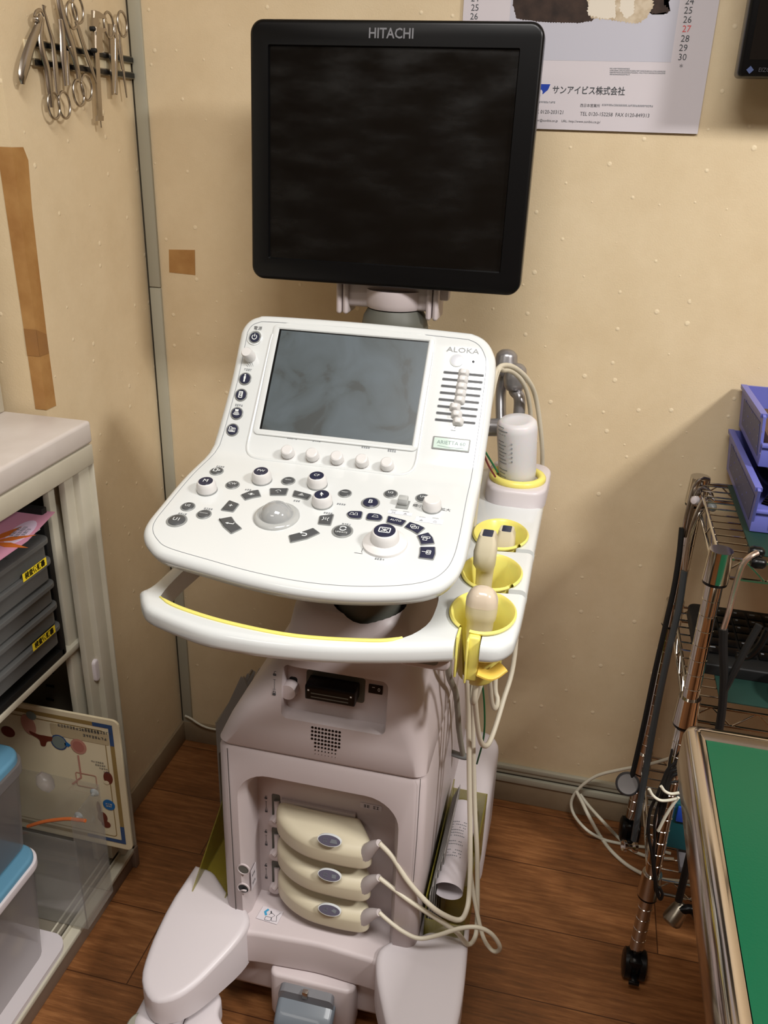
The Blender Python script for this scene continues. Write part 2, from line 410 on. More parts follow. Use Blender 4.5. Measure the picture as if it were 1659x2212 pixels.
# corner strip: two lengths meeting at a joint
zj = rY(338, 620, 0).z
b = nb(); box(b, (0.0045, -0.006, 0.0), (0.027, 0.001, zj-0.0008), 0.001); box(b, (0.0045, -0.006, zj+0.0008), (0.027, 0.001, 2.4), 0.001)
box(b, (0.0, -0.003, 0.0), (0.0045, 0.001, 2.4), mi=1); struct('trim_1', b, ['alu', 'alud'])
# double rail low on the back wall
b = nb(); box(b, (0.5, -0.010, 0.090), (2.85, 0.0005, 0.101), 0.002); box(b, (0.5, -0.006, 0.078), (2.85, 0.0005, 0.090), 0.001)
box(b, (0.5, -0.005, 0.074), (2.85, 0.0005, 0.078), mi=1); box(b, (0.5, -0.012, 0.058), (2.85, 0.0005, 0.074), 0.002); struct('trim_2', b, ['alu', 'alud'])
b = nb(); box(b, (0.0, -0.007, 0.0), (2.85, 0.0005, 0.056), 0.002); struct('baseboard_back', b, 'skirt')
b = nb(); box(b, (-0.0005, JOG, 0.0), (0.007, 0.0, 0.056), 0.002); struct('baseboard_left', b, 'skirt')
# ceiling lamp housings
for cx, cy, wx, lab_ in ((0.86, -1.38, 0.9, 'white ceiling lamp above the space in front of the machine'), (2.30, -1.32, 0.5, 'white ceiling lamp above the far side of the green table'), (-0.1, -2.5, 0.9, 'white ceiling lamp above the left rear of the room')):
    b = nb(); box(b, (cx-wx/2, cy-0.29, 2.388), (cx+wx/2, cy+0.29, 2.4), 0.003); tag(obj('ceiling_lamp', b, 'white2'), lab_, 'ceiling lamp')
# ------------------------------------------------------------------ ultrasound machine
mc = thing('ultrasound_machine', (0.53, -0.42, 0.0), 'white cart-mounted ultrasound scanner with black monitor, key console and three probe cups', 'ultrasound machine')

# console surface: a profile in (Y,Z) swept along X. Lower deck 12.5 deg, upper deck 54 deg, soft bend
TL_, TU_ = math.radians(12.5), math.radians(54.0)
BW = 0.028
_tab = []
def _th(s):
    t = min(max((s+BW)/(2*BW), 0), 1); t = t*t*(3-2*t); return TL_+(TU_-TL_)*t
_S0, _S1, _DS = -0.34, 0.26, 0.002
_y, _z, s = 0.0, 0.0, _S0; _tab.append([s, 0.0, 0.0])
while s < _S1:
    a = _th(s+_DS/2); _y += math.cos(a)*_DS; _z += math.sin(a)*_DS; s += _DS; _tab.append([s, _y, _z])
P0 = rD(720, 1000, 1.18)
# pin the upper deck so that it passes through P0's plane
_r = _tab[-1]; _sh = (_r[0]); _ty, _tz = P0.y+math.cos(TU_)*_sh, P0.z+math.sin(TU_)*_sh
for r in _tab: r[1] += _ty-_r[1] if r is not _r else 0; r[2] += _tz-_r[2] if r is not _r else 0
_r[1], _r[2] = _ty, _tz
def S(x, s, h=0.0):
    i = min(max(int((s-_S0)/_DS), 0), len(_tab)-2); A, B = _tab[i], _tab[i+1]; t = (s-A[0])/_DS
    a = _th(s); return V((x, A[1]+(B[1]-A[1])*t-math.sin(a)*h, A[2]+(B[2]-A[2])*t+math.cos(a)*h))
def SP(px, py, off=0.0):
    """photo pixel -> (x, s) on the console surface"""
    d = ray(px, py); best = None
    for i in range(0, len(_tab)-1):
        A, B = _tab[i], _tab[i+1]; ey, ez = B[1]-A[1], B[2]-A[2]
        # CAM + d k on segment
        det = d.y*(-ez)-d.z*(-ey)
        if abs(det) < 1e-9: continue
        sa, ca = math.sin(_th(A[0]))*off, math.cos(_th(A[0]))*off
        ry, rz = A[1]-sa-CAM.y, A[2]+ca-CAM.z
        k = (ry*(-ez)-rz*(-ey))/det; u = (d.y*rz-d.z*ry)/det
        if -0.001 <= u <= 1.001 and k > 0:
            if best is None or k < best[0]: best = (k, CAM.x+d.x*k, A[0]+u*_DS)
    return (best[1], best[2]) if best else (0, 0)
def SF(s):     # frame at (x,s)
    def mk(x, ss): return frame(S(x, ss), (0, -math.sin(_th(ss)), math.cos(_th(ss))), (1, 0, 0))
    return mk
SFm = SF(0)
def C4(x, y): return SP(480+x/3.814, 660+y/3.814)
def C5(x, y): return SP(820+x/3.7705, 660+y/3.7705)
def C6(x, y): return SP(290+x/3.53, 980+y/3.53)
def C7(x, y): return SP(700+x/2.9625, 980+y/2.9625)

# outline of the console (x, s), clockwise from the left bend
raw_px = [(460, 962), (497, 830), (516, 740), (522, 715), (536, 695), (558, 684), (595, 682), (800, 697), (990, 716), (1026, 722), (1050, 736), (1065, 759), (1071, 792),
          (1062, 880), (1044, 1010), (1030, 1090), (1014, 1180), (1000, 1230), (978, 1262), (940, 1285), (870, 1298), (760, 1300), (650, 1290), (540, 1268), (440, 1240),
          (350, 1212), (322, 1190), (311, 1165), (318, 1140), (345, 1105), (400, 1030)]
out = [SP(p[0], p[1], -.012 if p[1] > 1050 else -.006) for p in raw_px]
so = smooth_path([V((a, b_, 0)) for a, b_ in out]+[V((out[0][0], out[0][1], 0))], 5)[:-1]
con_out = [(p.x, p.y) for p in so]
if area2(con_out) < 0: con_out = con_out[::-1]
def surf_solid(bm, outl, thick, rr, step=0.012, low=0.010, mi=0, under=0.02):
    """rounded shell following the console surface"""
    rings = []; K = 5
    for k in range(K+1):
        q = PI/2*k/K; rings.append((inset(outl, rr*(1-math.sin(q))) if k < K else outl, -rr*(1-math.cos(q))))
    rings = rings[::-1]                                   # from outer edge (low) to inner (surface)
    t = bmesh.new(); RR = []
    lows = [(inset(outl, under), -thick), (inset(outl, 0.004), -rr-low)]
    for o, h in lows+rings: RR.append([t.verts.new(S(x, s, h)) for x, s in o])
    n = len(outl)
    for A, B in zip(RR, RR[1:]):
        for k in range(n): t.faces.new((A[k], A[(k+1) % n], B[(k+1) % n], B[k]))
    for ring, o, h in ((RR[-1], rings[-1][0], 0.0), (RR[0], lows[0][0], -thick)):
        pts = [V((x, s)) for x, s in o]; m0 = len(pts)
        xs = [p.x for p in pts]; ys = [p.y for p in pts]
        ins = []
        gx = min(xs)
        def inside(x, y):
            c = False
            for i in range(m0):
                a, b_ = pts[i-1], pts[i]
                if (a.y > y) != (b_.y > y) and x < (b_.x-a.x)*(y-a.y)/(b_.y-a.y)+a.x: c = not c
            return c
        def far(x, y): return min((V((x, y))-p).length for p in pts) > step*0.55
        while gx < max(xs):
            gy = min(ys)
            while gy < max(ys):
                if inside(gx, gy) and far(gx, gy): ins.append(V((gx, gy)))
                gy += step if abs(gy) > 0.06 else step/2
            gx += step*2
        vs, es, fs, _1, _2, _3 = delaunay_2d_cdt(pts+ins, [(i, (i+1) % m0) for i in range(m0)], [], 1, 1e-7)
        nv = [ring[i] if i < m0 else None for i in range(len(vs))]
        for i, v in enumerate(vs):
            if i >= m0: nv[i] = t.verts.new(S(v.x, v.y, h))
        for f in fs:
            try: t.faces.new([nv[i] for i in f])
            except Exception: pass
    for f in t.faces: f.material_index = mi
    merge(bm, t)
b = nb(); surf_solid(b, con_out, 0.030, 0.011)
con = obj('console', b, ['white', 'seam'], mc, ang=50)
# seam line running round the front rim
b = nb()
ins_ = inset(con_out, 0.013)
lowr = [p for p in ins_]
ribbon(b, lowr, 0.0006, S, 0.0004, 0, True)
obj('rim_seam', b, ['inkg'], con)

def sobj(name, bm, mats, label=None, ang=35): return obj(name, bm, mats, con, label=label, ang=ang)
# screen surround, following the surface
q = [SP(*p) for p in ((607, 693), (938, 722), (888, 1034), (528, 978))]
b = nb()
c0 = round_poly([(0.3875, 0.2015), (0.3835, -0.012), (0.632, -0.012), (0.6315, 0.2015)], 0.03, 6)
dens = []
for i in range(len(c0)):
    a, c = V(c0[i]), V(c0[(i+1) % len(c0)]); k = max(1, int((c-a).length/0.01))
    dens += [tuple(a+(c-a)*(j/k)) for j in range(k)]
def ring_band(bm, o, w0, h, mi=0):
    if area2(o) < 0: o = o[::-1]
    prof = [(0, 0.0), (0.0010, h), (w0-0.001, h), (w0, 0.0)]
    n0 = len(bm.faces); RR = [[bm.verts.new(S(x, s, hh)) for x, s in inset(o, d)] for d, hh in prof]
    for A, B in zip(RR, RR[1:]):
        for k in range(len(o)): bm.faces.new((A[k], A[(k+1) % len(o)], B[(k+1) % len(o)], B[k]))
    _mi(bm, n0, mi)
ring_band(b, dens, 0.0045, 0.0016); sobj('screen_surround', b, ['white'], ang=60)
# touch screen in its raised frame
x0, s1 = SP(611, 709); x1, _s = SP(923, 741); xl, s0 = SP(561, 925); s0 = (s0+SP(884, 964)[1])/2; s1 = (s1+_s)/2; x0 = (x0+xl)/2
F_lcd = SFm((x0+x1)/2, (s0+s1)/2); hw, hh = (x1-x0)/2, (s1-s0)/2
b = nb()
o1 = rrect(-hw-0.011, -hh-0.009, hw+0.011, hh+0.009, 0.008); 
if area2(o1) < 0: o1 = o1[::-1]
t = bmesh.new(); prof = [(0, -0.001), (0.001, 0.0022), (0.004, 0.003), (0.0075, 0.0026), (0.0095, 0.0004)]
RR = [[t.verts.new(F_lcd @ V((x, y, h))) for x, y in inset(o1, d)] for d, h in prof]
for A, B in zip(RR, RR[1:]):
    for k in range(len(o1)): t.faces.new((A[k], A[(k+1) % len(o1)], B[(k+1) % len(o1)], B[k]))
merge(b, t); sobj('screen_frame', b, ['white'])
def lcdmat():
    m = bpy.data.materials.new('touch_screen_smears_reflection'); m.use_nodes = True
    nt = m.node_tree; p = nt.nodes['Principled BSDF']; N = nt.nodes.new; L = nt.links.new
    geo = N('ShaderNodeNewGeometry')
    n = N('ShaderNodeTexNoise'); n.inputs['Scale'].default_value = 16; n.inputs['Detail'].default_value = 7; n.inputs['Distortion'].default_value = 0.9
    L(geo.outputs['Position'], n.inputs['Vector'])
    cr = N('ShaderNodeValToRGB'); e = cr.color_ramp.elements
    e[0].position = 0.36; e[0].color = rgb(66, 70, 70); e[1].position = 0.66; e[1].color = rgb(82, 92, 98)  # grey-blue reflection of the room painted into the base colour, with smears
    k = e.new(0.42); k.color = rgb(74, 82, 85)
    L(n.outputs[0], cr.inputs[0]); L(cr.outputs[0], p.inputs['Base Color'])
    mr = N('ShaderNodeMapRange'); mr.inputs[3].default_value = 0.25; mr.inputs[4].default_value = 0.5
    L(n.outputs[0], mr.inputs[0]); L(mr.outputs[0], p.inputs['Roughness'])
    return m
M['lcd'] = lcdmat()
b = nb(); quad(b, lambda x, y, h: F_lcd @ V((x, y, h)), -hw-.002, -hh-.002, hw+.002, hh+.002, 0.0009, 0)
for (x0_, y0_, x1_, y1_) in ((-hw-.002, hh-.0016, hw+.002, hh+.002), (-hw-.002, -hh, -hw+.0012, hh)):
    quad(b, lambda x, y, h: F_lcd @ V((x, y, h)), x0_, y0_, x1_, y1_, 0.0011, 1)
sobj('touch_screen', b, ['lcd', 'black'])

def at_frame(p):
    F = SFm(p[0], p[1]); return F, (lambda x, y, h: F @ V((x, y, h)))
def glyph(bm, f, g, r, h, mi=2):
    lw = r*0.13
    def arc(cx, cy, rr, a0, a1, n=14): return [(cx+rr*math.cos(a0+(a1-a0)*k/n), cy+rr*math.sin(a0+(a1-a0)*k/n)) for k in range(n+1)]
    if g == 'power': ribbon(bm, arc(0, 0, r*.42, PI*.7, PI*2.3), lw, f, h, mi); ribbon(bm, [(0, r*.05), (0, r*.6)], lw, f, h, mi)
    elif g == 'person': plate(bm, rrect(-r*.17, -r*.1, r*.17, r*.4, r*.06), h, h+.0001, f, mi=mi); plate(bm, arc(0, r*.58, r*.14, 0, 2*PI*.95), h, h+.0001, f, mi=mi); ribbon(bm, [(0, -r*.1), (0, -r*.6)], r*.26, f, h, mi)
    elif g == 'doc': ribbon(bm, rrect(-r*.28, -r*.5, r*.28, r*.5, r*.06, 2), lw, f, h, mi, True); ribbon(bm, rrect(-r*.1, -r*.2, r*.16, r*.3, r*.03, 2), lw*.8, f, h, mi, True)
    elif g == 'wave':
        ribbon(bm, [(-r*.3, r*.5), (r*.3, r*.5)], lw*2, f, h, mi)
        for k in range(4): ribbon(bm, arc(0, r*.7, r*(.42+.2*k), -PI*.68, -PI*.32, 6), lw*.8, f, h, mi)
    elif g == 'folder':
        ribbon(bm, [(-r*.5, -r*.35), (-r*.5, r*.4), (-r*.15, r*.4), (-r*.05, r*.25), (r*.5, r*.25), (r*.5, -r*.35), (-r*.5, -r*.35)], lw, f, h, mi)
        for k in range(3): ribbon(bm, [(-r*.3, r*(.08-.16*k)), (r*.3, r*(.08-.16*k))], lw*.6, f, h, mi)
    elif g == 'page': ribbon(bm, rrect(-r*.45, -r*.35, r*.15, r*.4, r*.05, 2), lw, f, h, mi, True); ribbon(bm, [(0, 0), (r*.6, 0)], lw, f, h, mi); ribbon(bm, [(r*.4, r*.2), (r*.6, 0), (r*.4, -r*.2)], lw, f, h, mi)
    elif g == 'update':
        ribbon(bm, arc(0, r*.22, r*.32, PI*.1, PI*.95), lw, f, h, mi); ribbon(bm, arc(0, r*.22, r*.32, PI*1.1, PI*1.95), lw, f, h, mi)
        text(bm, 'UPDATE', r*.34, f, 0, -r*.42, h, mi)
    elif g == 'enter': ribbon(bm, [(r*.5, r*.3), (r*.5, 0), (-r*.5, 0)], lw*1.2, f, h, mi); plate(bm, [(-r*.8, 0), (-r*.35, r*.22), (-r*.35, -r*.22)], h, h+.0001, f, mi=mi)
    elif g == 'undo': ribbon(bm, [(-r*.3, r*.22), (r*.2, r*.22)]+arc(r*.2, -r*.03, r*.25, PI/2, -PI/2, 8)+[(-r*.1, -r*.28)], lw*1.2, f, h, mi); plate(bm, [(-r*.6, r*.22), (-r*.25, r*.42), (-r*.25, 0)], h, h+.0001, f, mi=mi)
    elif g == 'freeze':
        ribbon(bm, rrect(-r*.5, -r*.34, r*.5, r*.34, r*.1, 3), lw*.8, f, h, mi, True)
        ribbon(bm, [(-r*.32, r*.2), (r*.32, -r*.2), (r*.32, r*.2), (-r*.32, -r*.2)], lw*.7, f, h, mi, True); ribbon(bm, [(0, -r*.2), (0, r*.2)], lw*.7, f, h, mi)
    elif g == 'pointer': plate(bm, [(-r*.18, r*.45), (r*.3, -r*.08), (r*.06, -r*.08), (r*.2, -r*.45), (r*.06, -r*.5), (-r*.06, -r*.14), (-r*.18, -r*.22)], h, h+.0001, f, mi=mi)
    elif g == 'cam':
        ribbon(bm, rrect(-r*.6, -r*.1, r*.05, r*.45, r*.12, 2), lw*.7, f, h, mi, True); ribbon(bm, rrect(-r*.35, -r*.4, r*.3, r*.12, r*.12, 2), lw*.7, f, h, mi, True); ribbon(bm, [(r*.3, 0), (r*.62, r*.2), (r*.62, -r*.4), (r*.3, -r*.2)], lw*.7, f, h, mi)
    elif g == 'print': ribbon(bm, rrect(-r*.6, 0, r*.6, r*.38, r*.08, 2), lw*.7, f, h, mi, True); ribbon(bm, rrect(-r*.3, -r*.5, r*.25, r*.12, r*.03, 2), lw*.7, f, h, mi, True)
    elif g == 'export': ribbon(bm, rrect(-r*.1, -r*.45, r*.5, r*.42, r*.14, 3), lw*.7, f, h, mi, True); ribbon(bm, [(-r*.75, 0), (r*.2, 0)], lw*.7, f, h, mi); ribbon(bm, rrect(r*.05, -r*.2, r*.35, r*.2, r*.05, 2), lw*.6, f, h, mi, True)
    elif g == 'trap': ribbon(bm, [(-r*.5, -r*.22), (-r*.26, r*.25), (r*.26, r*.25), (r*.5, -r*.22)], lw*.7, f, h, mi, True)
    elif g == 'traps':
        for d in (-.32, .32): ribbon(bm, [(r*(d-.3), -r*.25), (r*(d-.12), r*.3), (r*(d+.12), r*.3), (r*(d+.3), -r*.25)], lw*.7, f, h, mi, True)
    elif g == 'eye': ribbon(bm, [(-r*.6, 0), (0, r*.3), (r*.6, 0), (0, -r*.3)], lw*.7, f, h, mi, True); plate(bm, arc(0, 0, r*.2, 0, 6.1, 10), h, h+.0001, f, mi=mi)
    elif g == 'car': ribbon(bm, arc(0, -r*.1, r*.45, 0, PI, 8)+[(-r*.6, -r*.1)], lw*.8, f, h, mi); ribbon(bm, [(-r*.15, -r*.3), (-r*.15, -r*.45), (r*.15, -r*.45)], lw*.6, f, h, mi)
    elif g == 'hatch':
        ribbon(bm, [(-r*.5, -r*.3), (0, r*.35), (r*.5, -r*.3)], lw*.7, f, h, mi, True)
        for k in range(3): ribbon(bm, [(r*(-.25+.2*k), -r*.25), (r*(-.05+.12*k), r*.1)], lw*.6, f, h, mi)
    elif g == 'focus':
        ribbon(bm, [(-r*.45, r*.4), (-r*.25, 0), (-r*.45, -r*.4)], lw*.8, f, h, mi); ribbon(bm, [(r*.45, r*.4), (r*.25, 0), (r*.45, -r*.4)], lw*.8, f, h, mi)
        ribbon(bm, [(-r*.1, r*.25), (r*.1, r*.25)], lw*.8, f, h, mi); ribbon(bm, [(0, r*.1), (0, -r*.2)], lw*.8, f, h, mi)
    elif g: text(bm, g, r*(1.0 if len(g) < 2 else 0.72 if len(g) < 4 else .5 if len(g) < 5 else .34), f, 0, 0, h, mi)
def round_button(p, r, g, navy=False, halo=False):
    F, f = at_frame(p); b = nb()
    if halo: lathe(b, [(r*1.42, -.001), (r*1.38, .0014), (r*1.2, .0018), (r*1.15, .0004)], F, 32, 3)
    lathe(b, [(r*1.1, -0.001), (r*1.1, 0.0008), (r*.98, .0016), (r*.9, 0.0010)], F, 32, 0)
    lathe(b, [(r*.88, 0.0002), (r*.88, 0.0016), (r*.8, 0.0023), (0, 0.0027)], F, 32, 1)
    glyph(b, f, g, r, 0.0030); sobj('button', b, ['ring', 'btnn' if navy else 'btn', 'glyph', 'white'])
rb = 0.0088
for p, g in ((C4(190, 605), 'person'), (C4(157, 738), 'doc'), (C4(122, 890), 'wave'), (C4(87, 1025), 'folder')): round_button(p, rb, g, True)
round_button(C4(270, 265), rb*.96, 'power', True, True)
for p, r, g in ((C6(629, 137), rb, 'page'), (C6(750, 241), rb, 'CW'), (C6(410, 407), rb, 'U2'), (C6(532, 465), rb*1.02, 'Contrast'), (C6(325, 512), 0.0122, 'U1'),
                (C6(1175, 211), rb, 'Option'), (C6(1607, 306), rb*.95, 'APLIO'), (C7(427, 260), 0.0086, 'U3'), (C7(632, 287), 0.0088, 'U4')):
    round_button(p, r, 'PRESET' if g in ('APLIO',) else g)
round_button(C7(298, 317), 0.0112, 'B', True); round_button(C7(118, 498), 0.0122, 'update')
# encoders with coloured caps
def encoder(p, r, h, cap=None, capr=0.0, disk=None, nf=18, navy=True):
    F, f = at_frame(p); b = nb()
    lathe(b, [(r*1.03, -.001), (r*1.03, .0015), (r*.99, .002)], F, 36, 1)
    if disk: lathe(b, [(disk, -.001), (disk, .0022), (disk*.985, .0035), (disk*.9, .0046), (r*1.05, .007)], F, 40, 0)
    h0 = .007 if disk else .0022
    n = nf*2; prof = [(1.0, h0), (.985, h0+(h-h0)*.55), (.90, h-.0022), (.84, h-.0006), (.78, h)]
    rings = []
    for k, hh in prof: rings.append([F @ V((r*k*(1-.012*(i % 2))*math.cos(2*PI*i/n), r*k*(1-.012*(i % 2))*math.sin(2*PI*i/n), hh)) for i in range(n)])
    loft(b, rings, 0)
    if cap: lathe(b, [(capr, h-.001), (capr, h+.0003), (capr*.94, h+.0007), (0, h+.0004)], F, 32, 2); glyph(b, f, cap, capr, h+.0010, 3)
    sobj('dial', b, ['knobw', 'ring', 'btnn' if navy else 'btn', 'glyph'], ang=25)
for p, g in ((C6(557, 282), 'M'), (C6(975, 205), 'PW'), (C6(1397, 240), 'CF'), (C6(1435, 385), 'pointer')): encoder(p, 0.0133, 0.0152, g, 0.0096)
encoder(C7(690, 352), 0.0122, 0.0150)
encoder(C7(390, 578), 0.0175, 0.0205, 'freeze', 0.0132, disk=0.0275, nf=24)
# five screen knobs and the volume knob
for p in ((548, 1232), (750, 1257), (952, 1282), (1157, 1307), (1362, 1336)):
    pp = C4(*p); F, f = at_frame(pp); b = nb()
    lathe(b, [(0.0108, -.001), (0.0106, .0010), (0.0098, .0012)], F, 28, 0); lathe(b, [(0.0078, 0), (0.0078, .0035)], F, 24, 1)
    n = 24; rings = [[F @ V((r*(1-.018*(i % 2))*math.cos(2*PI*i/n), r*(1-.018*(i % 2))*math.sin(2*PI*i/n), h)) for i in range(n)] for r, h in ((.0092, .0035), (.0090, .011), (.0082, .0135), (.0066, .0146))]
    loft(b, rings, 0); sobj('knob', b, ['knobw', 'seam'], ang=25)
pp = C4(232, 425); F, f = at_frame(pp); b = nb()
lathe(b, [(0.0085, 0), (0.0088, .003), (0.0080, .012), (0.0076, .018), (0.0064, .0200), (0, .0203)], F, 28, 0); sobj('knob', b, ['knobw', 'seam'])
# trackball
pt = C6(1085, 480); F, f = at_frame(pt); b = nb()
lathe(b, [(0.0298, -.001), (0.0296, .0012), (0.028, .003), (0.0250, .0052), (0.0225, .0042)], F, 48, 0); sobj('trackball_collar', b, ['dome'], ang=60)
b = nb(); lathe(b, [(0.0225*math.cos(a), -.002+.0225*math.sin(a)*.98) for a in [PI/2*k/14 for k in range(15)]][:-1]+[(0, .0200)], F, 48, 0); sobj('trackball', b, ['track'], ang=80)
# keys round the trackball and the freeze dial
def key(pts, g, gs=0.006, r=0.0014, navy=False, rot=0):
    P = [p for p in pts]
    if area2(P) < 0: P = P[::-1]
    cx = sum(p[0] for p in P)/len(P); cy = sum(p[1] for p in P)/len(P); b = nb()
    o = round_poly(P, r*1.6, 3)
    plate(b, o, -.001, .0012, S, .0004, 0); plate(b, inset(o, .0011), 0, .0022, S, .0006, 1)
    c_, s_ = math.cos(rot), math.sin(rot)
    glyph(b, lambda x, y, h: S(cx+x*c_-y*s_, cy+x*s_+y*c_, h), g, gs, .0026); sobj('key', b, ['ring', 'btnn' if navy else 'btn', 'glyph'])
key([C6(*p) for p in ((725, 358), (805, 388), (757, 450), (657, 435))], '+', .011)
key([C6(*p) for p in ((643, 503), (745, 484), (775, 530), (825, 575), (740, 617), (675, 560))], 'enter', .0085, .001)
key([C6(*p) for p in ((810, 318), (880, 290), (950, 279), (970, 330), (905, 342), (845, 360))], 'eye', .0075, .001)
key([C6(*p) for p in ((1032, 268), (1180, 268), (1160, 323), (1034, 323))], 'car', .0068)
key([C6(*p) for p in ((1220, 282), (1357, 318), (1322, 358), (1203, 330))], 'hatch', .0075)
key([C6(*p) for p in ((1412, 478), (1527, 465), (1500, 553), (1398, 542))], 'focus', .0085)
key([C6(*p) for p in ((1175, 628), (1265, 605), (1365, 570), (1420, 610), (1320, 655), (1190, 685))], 'undo', .0095, .001)
key([C7(*p) for p in ((140, 388), (165, 370), (253, 372), (240, 425), (160, 418))], 'traps', .0085, .003, True)
key([C7(*p) for p in ((278, 382), (360, 390), (382, 412), (362, 438), (262, 428))], 'trap', .0085, .003, True)
key([C7(*p) for p in ((408, 400), (532, 433), (500, 470), (396, 445))], 'AUTO', .0105, .0014, True, -.1)
key([C7(*p) for p in ((548, 440), (605, 458), (650, 480), (598, 522), (558, 498), (510, 475))], 'cam', .0085, .001, True)
key([C7(*p) for p in ((668, 507), (698, 540), (710, 580), (618, 590), (608, 560), (592, 528))], 'print', .0085, .001, True)
key([C7(*p) for p in ((612, 600), (715, 600), (716, 645), (700, 685), (602, 672), (610, 640))], 'export', .0085, .001, True)
# toggle rocker
F, f = at_frame(C7(507, 322)); b = nb(); box(b, (-.008, -.011, -.001), (.008, .007, .0012), .0005, 1); box(b, (-.0065, -.006, .001), (.0065, .005, .0115), .002, 0)
bmesh.ops.transform(b, matrix=F, verts=b.verts); sobj('rocker_switch', b, ['dome', 'ring'])
# slider bank: eight slots and eight faders
for i in range(8):
    a = C5(520-10.0*i, 543+55*i); c = C5(850-9.7*i, 572+55.4*i); b = nb()
    d = (V(c)-V(a)); n = V((-d.y, d.x)).normalized()*.0019
    o = round_poly([tuple(V(a)+n), tuple(V(a)-n), tuple(V(c)-n), tuple(V(c)+n)], .0018, 4); plate(b, o, -.0005, .0004, S, 0, 0)
    plate(b, inset(o if area2(o) > 0 else o[::-1], .0013), .0004, .0006, S, 0, 1); sobj('slider_slot', b, ['btn', 'black'])
for k in ((686, 552), (678, 608), (668, 664), (660, 720), (652, 775), (616, 830), (628, 890), (640, 948)):
    F, f = at_frame(C5(*k)); b = nb()
    rings = []
    for (wx, wy, h, r) in ((.0076, .0058, .0006, .003), (.0074, .0056, .0025, .003), (.0050, .0042, .0072, .0024), (.0036, .0032, .0092, .0018), (.0020, .0018, .0098, .001)):
        rings.append([F @ V((x, y, h)) for x, y in rrect(-wx, -wy, wx, wy, r, 3)])
    loft(b, rings, 0); sobj('slider_knob', b, ['knobw'], ang=30)
# round lens, pinhole, badge, marks and lettering
F, f = at_frame(C5(630, 447)); b = nb(); lathe(b, [(.0098, -.001), (.0096, .0012), (.0086, .0014)], F, 32, 0); lathe(b, [(.0084, 0), (.0082, .0016), (0, .002)], F, 32, 1); sobj('indicator_lens', b, ['white', mat('lens_grey', (198, 200, 206), .2)])
F, f = at_frame(C5(763, 458)); b = nb(); lathe(b, [(.0018, -.001), (.0018, .0005)], F, 12, 0); sobj('pinhole', b, ['ink'])
b = nb(); px_, ps_ = C5(678, 368); text(b, 'ALOKA', .0102, lambda x, y, h: S(px_+x, ps_+y, h), 0, 0, .0005, 0, sx=1.35, bold=.0001); sobj('maker_name', b, ['ring'])
p = [C5(*k) for k in ((448, 1070), (738, 1100), (718, 1193), (428, 1160))]
cx, cy = sum(a[0] for a in p)/4, sum(a[1] for a in p)/4; F, f = at_frame((cx, cy))
b = nb(); plate(b, rrect(-.0258, -.0092, .0258, .0092, .0015), -.001, .0012, F, .0006, 0); plate(b, rrect(-.0238, -.0074, .0238, .0074, .001), .0010, .0016, F, .0003, 1)
text(b, 'ARIETTA 60', .0072, f, 0, .001, .0019, 2, sx=1.05); ribbon(b, [(-.018, -.004), (0, -.0055), (.018, -.0045)], .0005, f, .0019, 2)
sobj('name_badge', b, ['ring', mat('badge_mint', (206, 224, 214), .15), mat('badge_ink', (120, 140, 134), .4)])
def cap(fn, mats=('ink',)):
    b = nb(); fn(b); sobj('caption', b, list(mats))
px_, ps_ = C4(294, 190); cap(lambda b: text(b, '電源', .0066, lambda x, y, h: S(px_+x, ps_+y, h), 0, 0, .0004, 0))
for k, n, sd in ((C4(213, 530), 4, 2), (C4(138, 822), 4, 3), (C4(578, 1092), 5, 4), (C4(778, 1114), 4, 5), (C4(1183, 1167), 4, 6), (C4(1398, 1197), 4, 7),
                 (C6(657, 100), 4, 8), (C6(565, 422), 4, 9), (C6(368, 460), 4, 10), (C6(868, 276), 3, 11), (C6(1240, 362), 3, 12), (C6(1578, 387), 4, 13), (C6(1478, 455), 4, 14), (C7(143, 453), 4, 15), (C7(355, 676), 4, 16)):
    cap(lambda b: barcode(b, lambda x, y, h: S(k[0]+x, k[1]+y, h), 0, 0, n, .0030, .0036, .0004, 0, sd), ('inkg',))
for k, s_ in ((C7(600, 335), '縮小'), (C7(778, 361), '拡大')): cap(lambda b: text(b, s_, .0066, lambda x, y, h, k=k: S(k[0]+x, k[1]+y, h), 0, 0, .0004, 0))
M['stk'] = mat('clear_sticker', (226, 228, 232), .3)
for (p0, p1), ks in (((C7(412, 362), C7(560, 400)), ((C7(445, 378), 'focus', C7(447, 364)), (C7(520, 386), 'hatch', C7(526, 373)))), ((C7(590, 402), C7(757, 455)), ((C7(622, 427), 'hatch', C7(630, 408)), (C7(710, 437), 'trap', C7(715, 415))))):
    b = nb(); quad(b, S, p0[0], p1[1], p1[0], p0[1], .0003, 1)
    for k, g, kk in ks:
        glyph(b, lambda x, y, h, k=k: S(k[0]+x, k[1]+y, h), g, .0048, .0006, 0); barcode(b, lambda x, y, h, k=kk: S(k[0]+x, k[1]+y, h), 0, 0, 6, .0014, .0014, .0006, 0, 5)
    sobj('clear_sticker', b, ['inkg', 'stk'])
k = C4(218, 490)
def _w(b):
    for i in range(4):
        rr = .0035+.0026*i; ribbon(b, [(k[0]-.004+rr*math.cos(a), k[1]-.004+rr*math.sin(a)) for a in [.2+.22*j for j in range(6)]], .0004, S, .0004, 0)
cap(_w)
k2 = C5(605, 1003); cap(lambda b: ribbon(b, [(k2[0]+.003, k2[1]+.005), (k2[0]+.001, k2[1]+.001), (k2[0]+.003, k2[1]-.003), (k2[0]-.004, k2[1]-.0025)], .0006, S, .0004, 0))
k3 = C7(225, 625); cap(lambda b: ribbon(b, [(k3[0]-.005, k3[1]-.004), (k3[0]+.005, k3[1]-.004), (k3[0]+.003, k3[1]), (k3[0]+.003, k3[1]+.006)], .0006, S, .0004, 0))
